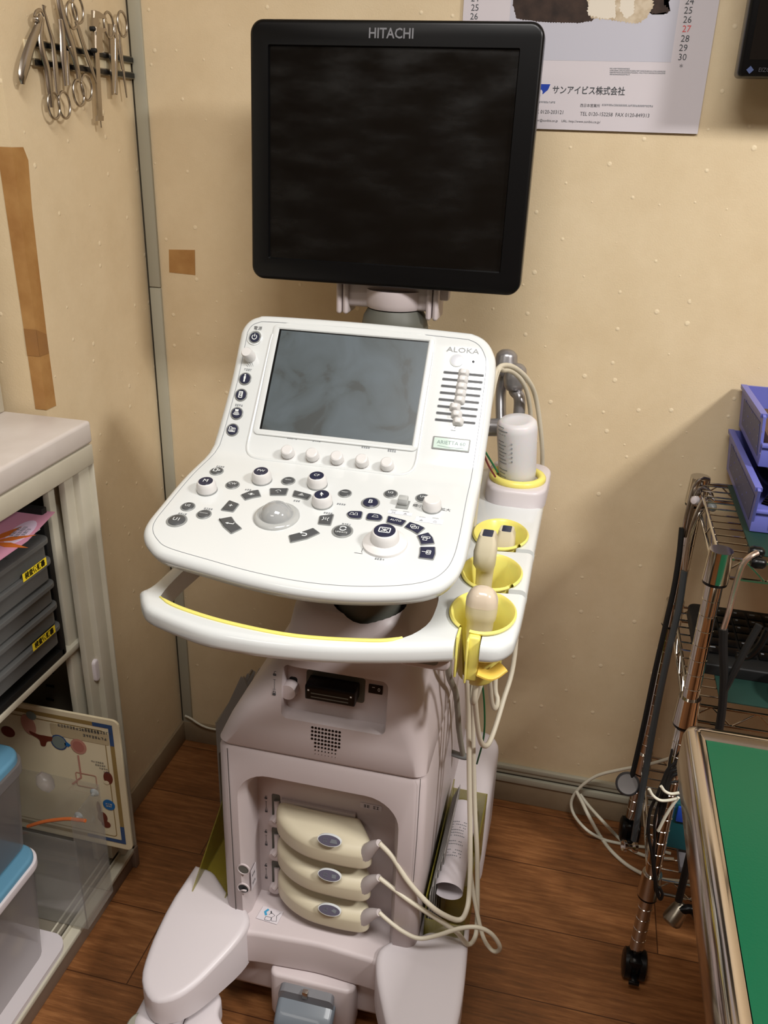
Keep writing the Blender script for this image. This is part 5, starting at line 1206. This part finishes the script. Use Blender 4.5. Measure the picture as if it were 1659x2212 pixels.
b = nb(); tube(b, [rY(q[0], q[1], YC-.03) for q in ((84, 1672), (98, 1690), (112, 1706))], [.006, .014, .013, .007], 14, n=5); tag(obj('milky_bottle', b, 'milky'), 'small milky white bottle in the clear bin beside the blue-lidded box', 'bottle')

# two blue-lidded boxes
def lidbox(px_lid, X, px_bot, lidh, label, wx, wy, rim, zfloor=None):
    p = rX(*px_lid, X); q = rX(*px_bot, X); zt_, zb_ = p.z, q.z; y1 = p.y
    if zfloor is not None: zb_ = zfloor
    t = thing('storage_box', ((X-wx/2), y1-wy/2, zb_), label, 'storage box', None)
    b = nb(); x0, x1_, ya, yb = X-wx, X, y1-wy, y1
    rg = []
    for k, (z, d) in enumerate(((zb_, .022), (zb_+.006, .014), (zt_-lidh-.012, .006), (zt_-lidh, .004))): rg.append([V((x, y, z)) for x, y in rrect(x0+d, ya+d, x1_-d, yb-d, .03, 6)])
    loft(b, rg, 0); obj('box_body', b, 'milky', t, ang=50)
    b = nb()
    for z, d in ((zb_+.02, .03),):
        R2 = random.Random(int(zb_*1000))
        for k in range(26):
            cx, cy, cz = R2.uniform(x0+.05, x1_-.035), R2.uniform(ya+.05, yb-.04), R2.uniform(zb_+.02, zt_-lidh-.03)
            lathe(b, [(0, -.018), (.014, -.012), (.02, 0), (.014, .012), (0, .018)], frame((cx, cy, cz), (R2.random()-.5, R2.random()-.5, 1)), 8, R2.randrange(3))
    tag(obj('box_contents', b, ['paper', mat('content_grey', (96, 92, 110), .6), 'paperc'], t), kind='stuff')
    b = nb(); plate(b, rrect(x0, ya, x1_, yb, .034, 8), zt_-lidh, zt_-lidh*.4, Matrix.Identity(4), .002, 1, botbev=.003); plate(b, rrect(x0+.004, ya+.004, x1_-.004, yb-.004, .032, 8), zt_-lidh*.4, zt_, Matrix.Identity(4), .006, 0, nb_=4); obj('lid', b, ['blue', 'milky' if rim == 0 else 'white2'], t, label='blue lid', ang=50)
    return x0, x1_, ya, yb, zb_
lidbox((62, 1612), .056, (84, 1846), .034, 'clear storage box with blue lid, upper of the two stacked in the cabinet', .30, .40, 0, rX(96, 1826, .068).z+.001)
r_ = lidbox((96, 1826), .068, (118, 2056), .026, 'clear storage box with blue lid, lower of the two in the cabinet', .33, .42, 1)
b = nb(); plate(b, rrect(r_[0]-.004, r_[2]-.005, r_[1]+.012, r_[3]+.010, .03, 6), .060, r_[4]-.001, Matrix.Identity(4), .004, 0); tag(obj('white_tray', b, 'white2'), 'flat white tray under the lower blue-lidded box', 'tray')
# ------------------------------------------------------------------ calendar and wall screen
cal = thing('wall_calendar', (.775, -.004, 1.384), 'white wall calendar with an animal photograph and company print behind the monitor', 'calendar')
ZB = 1.3845; b = nb(); box(b, (.583, -.0045, ZB), (.9645, -.0015, 2.02), 0); sh = obj('sheet', b, 'paper', cal)
f = lambda x, y, h: V((x, -.0046-h*.22, y))
def cp(px, py): p = rY(px, py, -.005); return p.x, p.z
b = nb(); x0, z0 = cp(1100, 132); x1 = cp(1449, 135)[0]; z0 = cp(1300, 132)[1]; x0 = .657
quad(b, f, x0, z0, x1, 1.90, .0003, 0)
def fur(pts, mi, h, n=26, L=.014, sd=1, lean=0):
    """shaggy outline"""
    R = random.Random(sd); P = [cp(*q) for q in pts]; o = []
    for i in range(len(P)):
        a, c = V(P[i]), V(P[(i+1) % len(P)]); k = max(2, int((c-a).length/.002))
        for j in range(k):
            q = a+(c-a)*j/k; 
            if q.y > 1.66: o.append((q.x, q.y)); continue
            d = (c-a).normalized(); nn = V((d.y, -d.x)); o.append(tuple(q+nn*(min(L, .006)*.5*R.random()*(j % 2))))
    plate(b, o, h-.0001, h, f, 0, mi)
fur([(1108, 8), (1116, 40), (1170, 47), (1250, 49), (1280, 44), (1300, -60), (1290, -180), (1150, -180), (1112, -60)], 1, .0006, L=.003, sd=2)
fur([(1276, 38), (1320, 42), (1350, 46), (1375, 50), (1395, 40), (1410, 14), (1400, -70), (1360, -170), (1290, -150), (1262, -40)], 2, .0009, L=.006, sd=3)
fur([(1390, 22), (1418, 30), (1448, 24), (1430, 8), (1448, -4), (1440, -60), (1400, -100), (1385, -20)], 1, .0008, L=.006, sd=4)
fur([(1270, 30), (1290, 36), (1310, 40), (1330, 36), (1325, -40), (1285, -60)], 3, .0011, L=.008, sd=5); fur([(1340, 20), (1352, 40), (1368, 30), (1372, -60), (1345, -80)], 3, .0011, L=.008, sd=6)
obj('animal_photograph', b, [mat('photo_backdrop', (190, 188, 198), .5), mat('fur_dark', (64, 48, 40), .8, mott=(60, .9, (38, 28, 24))), mat('fur_cream', (206, 190, 166), .8, mott=(90, .8, (170, 148, 118))), mat('fur_light', (222, 212, 196), .8)], sh, flat=True)
for s_, px, py, mi in (('24', 1490, 3, 0), ('25', 1487, 23, 0), ('26', 1485, 43, 0), ('27', 1483, 63, 1), ('28', 1480, 84, 0), ('29', 1476, 104, 0), ('30', 1474, 124, 0), ('*', 1471, 146, 0), ('24', 1026, -3, 0), ('25', 1026, 17, 0), ('26', 1024, 36, 0)):
    b = nb(); x, z = cp(px, py); text(b, s_, .0128 if s_ != '*' else .012, f, x, z, .0008, 0); obj('date_number', b, mat('date_red', (214, 84, 84), .6) if mi else 'ink', sh, flat=True)
def ctext(name, s_, size, px, py, al='LEFT', m='ink', sx=1.0, bold=0):
    b = nb(); x, z = cp(px, py); text(b, s_, size, f, x, z, .0008, 0, al, sx=sx, bold=bold); obj(name, b, m, sh, flat=True)
ctext('company_name', 'サンアイビス株式会社', .0128, 1193, 195, bold=.0002, sx=.88)
ctext('office_line', '西日本営業所', .0052, 1253, 228)
ctext('phone_line', 'TEL 0120-152258  FAX 0120-849313', .0076, 1253, 246, sx=.93); ctext('phone_line', 'FAX 0120-203121', .0076, 1147, 241, sx=.93)
ctext('web_line', 'E-mail : order@sunibis.co.jp    URL: http://www.sunibis.co.jp/', .0050, 1128, 259, sx=1.0)
b = nb(); x, z = cp(1355, 228); barcode(b, f, x, z, 30, .0026, .003, .0008, 0, 4); x, z = cp(1190, 221); barcode(b, f, x-.006, z, 10, .0026, .003, .0008, 0, 5)
obj('address_print', b, 'inkg', sh, flat=True)
b = nb()
for k in range(4): n_ = 44 if k in (1, 2) else 16; x, z = cp(1377, 149+4.2*k); barcode(b, f, x-(44-n_)*.00095, z, n_, .0019, .0019, .0008, 0, 10+k)
obj('small_print', b, 'inkg', sh, flat=True)
b = nb(); x, z = cp(1189, 182); x0_, z0_ = cp(1163, 206); plate(b, [(x0_-.012, z), (x, z), (x-.003, z-.008), (x-.010, z-.014), (x0_-.012, z0_-.001)], .0004, .0008, f, 0, 0); x, z = cp(1166, 200); plate(b, [(x+.0045*math.cos(a), z+.0045*math.sin(a)) for a in [2*PI*k/16 for k in range(16)]], .0008, .0011, f, 0, 1)
obj('company_mark', b, [mat('mark_blue', (24, 60, 160), .5), 'paper'], sh, flat=True)
# dark wall screen at the top right corner
p, q = rY(1592, 166, -.10), rY(1659, 160, -.10)
b = nb(); box(b, (p.x, -.10, p.z), (p.x+.42, -.055, p.z+.34), .006, 0, 3); ws = tag(obj('wall_screen', b, 'black'), 'black flat screen mounted on the back wall at the upper right edge', 'screen')
b = nb(); box(b, (p.x+.14, -.056, p.z+.1), (p.x+.28, 0.0, p.z+.24), .004); obj('wall_bracket', b, 'blackm', ws)
b = nb(); g = FXZ(-.1002); quad(b, g, p.x+.012, p.z+.022, p.x+.408, p.z+.33, .0002, 0); obj('display_panel', b, mat('panel_dark', (20, 17, 15), .15), ws)
b = nb(); d = rY(1620, 151, -.1005); r = .0036; quad(b, lambda x, y, h: V((d.x+(x-y)*.7, d.y-.001, d.z+(x+y)*.7)), -r, -r, r, r, 0, 0); obj('maker_mark', b, mat('mark_slate', (64, 76, 112), .4), ws)
b = nb(); text(b, 'EIZO', .0075, FXZ(-.1015), d.x+.011, d.z, 0, 0, 'LEFT'); obj('maker_name', b, mat('faint_grey', (52, 50, 56), .5), ws)

# ------------------------------------------------------------------ wire rack
RX0, RY0, RY1, RX1 = 1.055, -.379, -.085, 1.52
rk = thing('wire_rack', ((RX0+RX1)/2, (RY0+RY1)/2, 0), 'chrome wire shelving rack on casters in front of the back wall at the right', 'rack')
SZ = (.838, .588, .226)
for X, Y in ((RX0, RY0), (RX0, RY1), (RX1, RY0), (RX1, RY1)):
    YB_ = Y if Y == RY0 else Y+.040; AX = (0, Y-YB_, .85); yz = lambda z_: YB_+(Y-YB_)*z_/.85
    b = nb(); prof = [(.0125, .060)]; z = .085
    while z < .83: prof += [(.0125, z), (.0117, z+.0006), (.0117, z+.0014), (.0125, z+.002)]; z += .0254
    prof += [(.0125, .848), (.0105, .849), (.0100, .835), (0, .835)]
    lathe(b, prof, frame((X, YB_, 0), AX), 24, 0); lathe(b, [(.0103, .8445), (0, .8450)], frame((X, YB_, 0), AX), 24, 1); ps = obj('post', b, ['chrome', 'black'], rk, ang=40)  # black disc painted in for the shade inside the hollow post
    for k, z in enumerate(SZ):
        b = nb(); lathe(b, [(.0125, z-.036), (.0185, z-.036), (.0165, z+.012), (.0125, z+.012)], frame((X, YB_, 0), AX), 24, 0)
        lathe(b, [(.0130, z-.041), (.0172, z-.041), (.0172, z-.036), (.013, z-.036)], frame((X, YB_, 0), AX), 24, 1); obj('collar', b, ['chrome', 'black'], rk, ang=40)
    b = nb()
    for s_ in (-1, 1): lathe(b, [(.020, -.007), (.026, -.004), (.026, .006), (.022, .0085)], frame((X+s_*.0125, YB_-.006, .026), (1, 0, 0)), 28, 0)
    box(b, (X-.012, YB_-.026, .022), (X+.012, YB_+.014, .050), .004); lathe(b, [(.007, .046), (.007, .064), (.0125, .064)], frame((X, YB_, 0), (0, 0, 1)), 16, 1); box(b, (X-.005, YB_-.042, .018), (X+.005, YB_-.026, .024), .001); box(b, (X-.009, YB_-.044, .0165), (X+.009, YB_-.038, .0225), .001)
    obj('caster', b, ['black', 'steeld'], rk)
RYT = RY1
for z in SZ:
    b = nb(); w = .0022; RY1 = RYT+.040*(1-z/.85)
    for (xa, ya, xb, yb) in ((RX0, RY0, RX1, RY0), (RX0, RY1, RX1, RY1), (RX0, RY0, RX0, RY1), (RX1, RY0, RX1, RY1)):
        for dz in (0, -.030): tube(b, [(xa, ya, z+dz), (xb, yb, z+dz)], w*1.25, 6, sm=False)
        L = math.hypot(xb-xa, yb-ya); n = max(4, int(L/.034)); n += n % 2
        tube(b, [(xa+(xb-xa)*k/n, ya+(yb-ya)*k/n, z-(0 if k % 2 else .030)) for k in range(n+1)], w*.8, 6, sm=False)
    y = RY0+.024
    while y < RY1-.01: tube(b, [(RX0, y, z+.002), (RX1, y, z+.002)], w*.62, 5, sm=False); y += .0255
    for X in (RX0+.16, RX0+.31): tube(b, [(X, RY0, z-.002), (X, RY1, z-.002)], w, 6, sm=False)
    obj('wire_shelf', b, 'chrome', rk, ang=60)
RY1 = RYT
def mat_on(z, x0, lbl):
    b = nb(); box(b, (x0, RY0+.012, z+.0036), (RX1-.02, RY1-.012, z+.0066), .001); return tag(obj('shelf_mat', b, 'greend'), lbl, 'mat')
mat_on(SZ[0], 1.098, 'dark green mat on the top shelf of the wire rack under the blue bins')
mat_on(SZ[1], 1.100, 'dark green mat on the middle shelf of the wire rack under the keyboard')
b = nb(); box(b, (1.10, RY0+.02, SZ[2]+.0036), (1.40, RY1-.05, SZ[2]+.018), .003); tag(obj('grey_flat_box', b, mat('checker_grey', (96, 92, 94), .5, mott=(50, .8, (66, 62, 64)))), 'grey flat box on the bottom shelf of the wire rack', 'box')
# stacked lilac bins
def bin_(z0, hb, hf, y0, y1, x0, label, yf):
    t = thing('parts_bin', (x0+.13, (y0+y1)/2, z0), label, 'storage bin', None)
    b = nb(); x1 = x0+.26; th = .0045
    prof = [(y1, z0), (y0+.018, z0), (yf, z0+hf*.97), (yf+.006, z0+hf), (y1, z0+hb)]
    for X in (x0, x1-th):
        f = lambda x, y, h, X=X: V((X+h-(.010 if X < x0+.1 else -.010)*(y-z0)/.1, x, y))
        plate(b, prof, 0, th, f, .0008, 0)
        plate(b, [(y1, z0+hb-.006), (yf+.008, z0+hf-.006), (yf+.006, z0+hf+.001), (y1, z0+hb+.001)], -.003, th+.003, f, .001, 0)
        ff = (lambda x, y, h, X=X: V((X-h-(.010 if X < x0+.1 else -.010)*(y-z0)/.1, x, y)))
        if X < x0+.1:
            plate(b, [(y1-.03, z0+.012), (y0+.028, z0+.012), (yf+.018, z0+hf-.016), (y1-.03, z0+hb-.016)], 0, .0008, ff, 0, 1)
            for r in range(6):
                for k in range(3):
                    yy = y1-.05-.034*r; zz = z0+.024+.017*k; plate(b, rrect(yy-.002, zz-.0012, yy+.002, zz+.0012, .0005), .0008, .0013, ff, 0, 2 if (r+k) % 2 else 0)
    box(b, (x0, y0+.016, z0), (x1, y1, z0+th)); box(b, (x0, y1-th, z0), (x1, y1, z0+hb)); box(b, (x0-.001, y0+.010, z0+.001), (x1, y0+.016, z0+.036), .001); box(b, (x0-.002, y0+.006, z0+.032), (x1, y0+.018, z0+.037), .001)
    obj('bin_body', b, ['lilac', mat('bin_panel', (70, 74, 118), .5), mat('bin_dot', (120, 124, 150), .5)], t)
    b = nb(); plate(b, rrect(x0+.024, z0+.006, x1-.04, z0+.031, .003), 0, .0012, FXZ(y0+.010)); text(b, 'くし', .010, FXZ(y0+.010), x0+.06, z0+.018, .0016, 1) if 0 else None; obj('orange_label', b, ['orange', 'ink'], t, label='plain orange label')
    return t
zA = SZ[0]+.0068
bin_(zA, .072, .078, -.300, -.015, 1.106, 'lilac blue parts bin holding black cables, lower of the two on the rack', -.318)
bin_(zA+.080, .072, .080, -.235, -.012, 1.112, 'lilac blue parts bin with brown foam, upper one stacked on the rack', -.222)
b = nb(); box(b, (1.124, -.21, zA+.085), (1.362, -.02, zA+.118), .006); tag(obj('foam_block', b, 'foam'), 'brown dotted foam block inside the upper lilac bin', 'foam')
b = nb(); box(b, (1.20, -.215, zA+.1185), (1.26, -.18, zA+.121), .001, rot=Matrix.Rotation(.3, 3, 'Z')); tag(obj('paper_scrap', b, 'paper'), 'white scrap of paper on the brown foam', 'paper')
b = nb(); rg = []
for k in range(9):
    a = -PI/2+PI*k/8; r = math.cos(a)*.999+.001; rg.append([V((1.215+.085*r*math.cos(q), -.13+.10*r*math.sin(q), zA+.046+.036*math.sin(a))) for q in [2*PI*j/24 for j in range(24)]])
loft(b, rg); tag(obj('black_bowl', b, mat('gloss_black', (24, 22, 22), .2), ang=70), 'glossy black rounded case lying in the lower lilac bin', 'case')
b = nb()
for k in range(5): tube(b, [(1.125, -.262+.006*k, zA+.052-.006*k), (1.20, -.268+.006*k, zA+.045-.007*k), (1.33, -.262+.004*k, zA+.035-.005*k)], .0022, 6)
tag(obj('cable_bundle', b, 'black'), 'bundle of thin black cables at the front of the lower lilac bin', 'cables')
# keyboard and black pouch on the second shelf
kb = thing('keyboard', (1.28, -.19, SZ[1]+.008), 'black computer keyboard lying on the middle shelf of the wire rack', 'keyboard')
b = nb(); plate(b, rrect(1.072, -.300, 1.49, -.100, .014), SZ[1]+.0072, SZ[1]+.026, Matrix.Identity(4), .003, 0); obj('keyboard_case', b, 'blackm', kb)
b = nb(); c = nb(); zk = SZ[1]+.026
for r in range(6):
    for k in range(15):
        x = 1.090+.0262*k; y = -.118-.0255*r
        if x > 1.47: continue
        box(b, (x, y-.021, zk), (x+.0225, y, zk+.004), .001)
        if random.random() < .8: quad(c, FZ(zk+.0042), x+.004, y-.008, x+.004+.006*random.random()+.003, y-.004, 0)
tag(obj('keycaps', b, 'black', kb), kind='stuff'); tag(obj('key_legends', c, 'inkg', kb, flat=True), kind='stuff')
b = nb(); rg = []
for z, d in ((zk-.018, .004), (zk-.010, .0), (zk+.020, .006), (zk+.032, .02)): rg.append([V((x, y, z)) for x, y in rrect(1.175+d, -.372+d, 1.42-d, -.308-d*.2, .02)])
loft(b, rg); tag(obj('black_pouch', b, mat('pouch_black', (12, 18, 22), .7)), 'soft black pouch at the front of the middle rack shelf', 'pouch')
b = nb(); tube(b, [rY(*q, -.345) for q in ((1562, 1345), (1575, 1352), (1590, 1415), (1615, 1418), (1640, 1395), (1659, 1360))][2:], .006, 10); tag(obj('black_cable', b, mat('cable_gloss_black', (14, 14, 14), .2)), 'thick glossy black cable curving over the keyboard front', 'cable')

# ------------------------------------------------------------------ stethoscopes and cables
def TY(bm, l, r, mi=0, seg=10, flat=1.0, n=6): tube(bm, [rY(*q) for q in l], r, seg, mi, n=n, flat=flat)
st = thing('stethoscope', (1.02, -.13, .25), 'black-tubed stethoscope with white ear tips and round grey chestpiece on the rear rack post', 'stethoscope')
b = nb(); TY(b, [(1531, 1036, -.105), (1515, 1034, -.115), (1500, 1048, -.12), (1490, 1080, -.125), (1481, 1120, -.13), (1474, 1158, -.13)], .0032); TY(b, [(1540, 1078, -.12), (1533, 1062, -.12), (1518, 1054, -.12), (1505, 1062, -.125), (1493, 1100, -.13), (1480, 1160, -.13)], .0032); obj('headset_tube', b, 'steel', st)
for q in ((1502, 1081, -.13), (1532, 1080, -.13)):
    p = rY(*q); b = nb(); lathe(b, [(.003, -.006), (.0075, -.004), (.0078, .003), (.005, .008), (.0015, .009)], frame(p, (-.5, -1, .2)), 16); obj('ear_tip', b, 'white2', st)
b = nb(); TY(b, [(1473, 1140, -.13), (1467, 1200, -.14), (1456, 1270, -.15), (1438, 1350, -.16), (1415, 1450, -.17), (1392, 1560, -.18), (1374, 1640, -.19), (1364, 1682, -.195)], .0048); obj('rubber_tube', b, 'blackm', st)
p = rY(1356, 1693, -.20); b = nb(); F = frame(p, (-.12, -1, .6)); lathe(b, [(.018, -.008), (.0215, -.004), (.0225, .002), (.0195, .0055)], F, 30, 0); lathe(b, [(.0185, .0050), (.0180, .0064), (.0150, .0060), (0, .0060)], F, 30, 1); obj('chestpiece', b, [mat('chest_grey', (60, 60, 62), .4, .3), mat('diaphragm_grey', (116, 112, 110), .4)], st)
st = thing('stethoscope', (1.0, -.20, .10), 'stethoscope with dark grey tube and shiny double bell hanging low beside the rack post', 'stethoscope')
b = nb(); TY(b, [(1538, 1082, -.14), (1527, 1076, -.15), (1513, 1090, -.155), (1497, 1130, -.16), (1482, 1190, -.165), (1477, 1238, -.165)], .0034); TY(b, [(1540, 1092, -.13), (1530, 1100, -.14), (1510, 1110, -.155), (1490, 1165, -.165), (1480, 1238, -.17)], .0032); obj('headset_tube', b, 'steel', st)
p = rY(1537, 1094, -.14); b = nb(); lathe(b, [(.003, -.006), (.0075, -.004), (.0078, .003), (.005, .008), (.0015, .009)], frame(p, (.6, -1, -.4)), 16); obj('ear_tip', b, 'grey', st)
b = nb(); TY(b, [(1478, 1234, -.17), (1467, 1310, -.18), (1446, 1400, -.19), (1425, 1500, -.20), (1408, 1590, -.205), (1394, 1670, -.21), (1380, 1750, -.215), (1369, 1815, -.22)], .0058); obj('rubber_tube', b, mat('tube_grey', (62, 66, 68), .45), st)
p = rY(1360, 1829, -.225); b = nb(); F = frame(p, (-1, -.25, .15)); lathe(b, [(.0095, -.014), (.0095, -.008), (.005, -.004), (.005, .003), (.011, .008), (.0115, .013), (.009, .014), (.005, .009)], F, 24); obj('chestpiece', b, 'chrome', st)
st = thing('stethoscope', (1.16, -.40, .10), 'stethoscope with black ear tips hanging over the front edge of the top rack shelf', 'stethoscope')
b = nb(); TY(b, [(1636, 1194, -.385), (1620, 1203, -.392), (1603, 1222, -.396), (1588, 1268, -.398), (1575, 1320, -.40), (1562, 1362, -.40)], .0042); obj('headset_tube', b, mat('warm_steel', (198, 178, 164), .25, .9), st)
for q in ((1634, 1192, -.37), (1638, 1216, -.39)):
    p = rY(*q); b = nb(); tube(b, [p-V((.010, 0, 0)), p-V((.004, 0, 0)), p+V((.007, 0, 0)), p+V((.011, 0, 0))], [.006, .0085, .0075, .003], 14, n=3); obj('ear_tip', b, 'black', st)
b = nb(); TY(b, [(1563, 1358, -.40), (1562, 1400, -.40), (1564, 1470, -.40), (1556, 1560, -.40), (1534, 1660, -.40), (1506, 1780, -.40), (1484, 1870, -.40), (1466, 1945, -.40)], .0062); TY(b, [(1640, 1350, -.39), (1612, 1400, -.395), (1586, 1450, -.40), (1562, 1496, -.40)], .0055); obj('rubber_tube', b, 'blackm', st)
p = rY(1460, 1975, -.40); b = nb(); F = frame(p, (-.5, -.5, -.9)); lathe(b, [(.010, -.022), (.014, -.012), (.0165, .006), (.0165, .014), (.013, .018)], F, 24, 0); tube(b, [p+V((.004, 0, .012)), p+V((.022, 0, .018)), p+V((.034, .004, .002))], .008, 12, 1); obj('chestpiece', b, ['steeld', 'black'], st)
# ball on the floor and white cables
def W6(x, y, Y=None, Z=None): return rY(1200+x/3.292, 1540+y/3.292, Y) if Z is None else rZ(1200+x/3.292, 1540+y/3.292, Z)
b = nb(); tube(b, [W6(860, 300, -.10), W6(820, 320, -.10), W6(640, 372, -.07), W6(480, 400, -.05), W6(300, 445, -.035), W6(180, 525, -.03), W6(115, 620, -.03), W6(130, 720, -.045), W6(220, 830, -.08), W6(330, 895, Z=.004), W6(440, 925, Z=.004), W6(560, 945, Z=.004), W6(680, 962, Z=.004), W6(820, 1000, Z=.004)], .0034, 8, n=8)
tag(obj('white_cable', b, 'cabw', ang=80), 'white cable making a wide loop against the back wall beside the rack', 'cable')
b = nb(); tube(b, [W6(150, 560, -.033), W6(185, 625, -.05), W6(240, 740, -.08), W6(320, 880, Z=.0045), W6(400, 985, Z=.0045), W6(500, 1075, Z=.0045), W6(600, 1135, Z=.0045), W6(680, 1168, Z=.0045), W6(800, 1190, Z=.0045), W6(940, 1200, Z=.0045), W6(1060, 1190, Z=.0045)], .0040, 8, n=8)
tag(obj('white_cable', b, 'cabw', ang=80), 'thick white cable running over the floor under the rack', 'cable')
b = nb(); tube(b, [W6(175, 580, -.031), W6(240, 665, -.05), W6(340, 775, -.085), W6(430, 870, Z=.0045), W6(520, 960, Z=.0045), W6(620, 1010, Z=.0045), W6(720, 1030, Z=.0045), W6(840, 1040, Z=.0045)], .0036, 8, n=8)
tag(obj('white_cable', b, 'cabw', ang=80), 'thin white cable crossing diagonally beneath the double bell', 'cable')
b = nb(); tube(b, [rY(400, 1546, -.012), rY(412, 1552, -.014), rY(432, 1565, -.014), rY(452, 1573, -.013), rY(480, 1578, -.012)], .0026, 8); tag(obj('wall_cable', b, 'cabw'), 'short white cable drooping along the top of the skirting in the corner', 'cable')
b = nb()
for pts, r in (([(870, 340), (800, 400), (765, 480), (720, 590), (672, 700), (660, 850), (685, 1000), (700, 1150), (722, 1280), (745, 1325), (760, 1290), (740, 1240)], .0026), ([(860, 380), (790, 440), (770, 520), (735, 640), (705, 760), (705, 900), (700, 1050), (715, 1200), (735, 1300)], .0022), ([(862, 400), (820, 420), (790, 500), (770, 600), (745, 700), (740, 780)], .003), ([(870, 430), (830, 450), (800, 520), (780, 640), (760, 720)], .003), ([(830, 260), (815, 330), (800, 420), (770, 490), (868, 488)], .002)):
    tube(b, [W6(a, c, -.402) for a, c in pts], r, 8, n=6)
tag(obj('black_cable', b, 'blackm', ang=80), 'tangle of black cables tied to the near chrome post of the rack', 'cables')
b = nb()
for pts in ([(665, 540), (690, 585), (740, 620), (800, 622), (870, 608)], [(875, 600), (830, 660), (780, 740), (730, 840)], [(750, 520), (775, 555), (820, 575), (880, 568)]): tube(b, [W6(a, c, -.412) for a, c in pts], .0026, 6, n=5)
tag(obj('white_tie', b, 'cabw', ang=80), 'white cord tying the black cables to the rack post', 'cord')
a, c = W6(840, 640, -.33), W6(900, 980, -.33); b = nb(); box(b, (a.x, -.33, c.z), (a.x+.09, -.31, a.z), .004, 0); k = W6(880, 710, -.331); box(b, (k.x-.004, -.334, k.z-.018), (k.x+.03, -.329, k.z+.014), .002, 1); tag(obj('teal_folder', b, [mat('teal', (16, 74, 80), .5), mat('royal_blue', (30, 70, 170), .4)]), 'teal folder with a blue patch standing behind the rack post', 'folder')

# ------------------------------------------------------------------ steel table with green top
ZT = .70
tb = thing('examination_table', (1.33, -1.1, 0), 'steel examination table with rounded chrome rim and green top in the right foreground', 'table')
x0, y1 = rZ(1478, 1572, ZT).x, rZ(1500, 1558, ZT).y
x1, y0 = x0+.62, -1.62
b = nb(); o = rrect(x0, y0, x1, y1, .020, 6)
if area2(o) < 0: o = o[::-1]
prof = [(0.001, ZT-.062), (0.0, ZT-.058), (0.0, ZT-.012), (.003, ZT-.004), (.010, ZT), (.018, ZT-.001), (.024, ZT-.0055), (.027, ZT-.0075)]
t = bmesh.new(); RR = [[t.verts.new((x, y, z)) for x, y in inset(o, d)] for d, z in prof]
for A_, B_ in zip(RR, RR[1:]):
    for k in range(len(o)): t.faces.new((A_[k], A_[(k+1) % len(o)], B_[(k+1) % len(o)], B_[k]))
merge(b, t); obj('steel_rim', b, 'rim', tb, ang=60)
b = nb(); plate(b, inset(o, .0255), ZT-.030, ZT-.0065, Matrix.Identity(4), .001, 0); obj('green_top', b, 'green', tb, flat=True)
b = nb(); plate(b, inset(o, .0275), ZT-.060, ZT-.031, Matrix.Identity(4), .001, 0); obj('underframe', b, 'steeld', tb)
for X, Y in ((1.24, -.80), (1.46, -.80), (1.24, -1.42), (1.46, -1.42)):
    b = nb(); lathe(b, [(.014, .012), (.016, .02), (.016, ZT-.058)], frame((X, Y, 0), (0, 0, 1)), 20, 0); lg = obj('leg', b, 'steel', tb); b = nb(); lathe(b, [(.02, 0), (.02, .012), (.016, .016)], frame((X, Y, 0), (0, 0, 1)), 20, 0); obj('rubber_foot', b, 'blackm', lg)

# ------------------------------------------------------------------ repeats share a group phrase
GR = {'ultrasound probe': 'ultrasound probes of the machine', 'storage box': 'blue-lidded boxes in the cabinet', 'storage bin': 'lilac bins on the rack', 'stethoscope': 'stethoscopes hanging on the rack',
      'surgical instrument': 'surgical instruments on the magnetic rack', 'ceiling lamp': 'ceiling lamps', 'mat': 'green mats on the rack shelves', 'tape': 'brown tape on the walls'}
for o in list(sc.objects):
    if o.parent is None and o.get('category') in GR and not o.get('group'): o['group'] = GR[o['category']]
    if o.parent is None and o.get('category') == 'cable' and o.name.startswith('white_cable'): o['group'] = 'white cables on the floor by the rack'
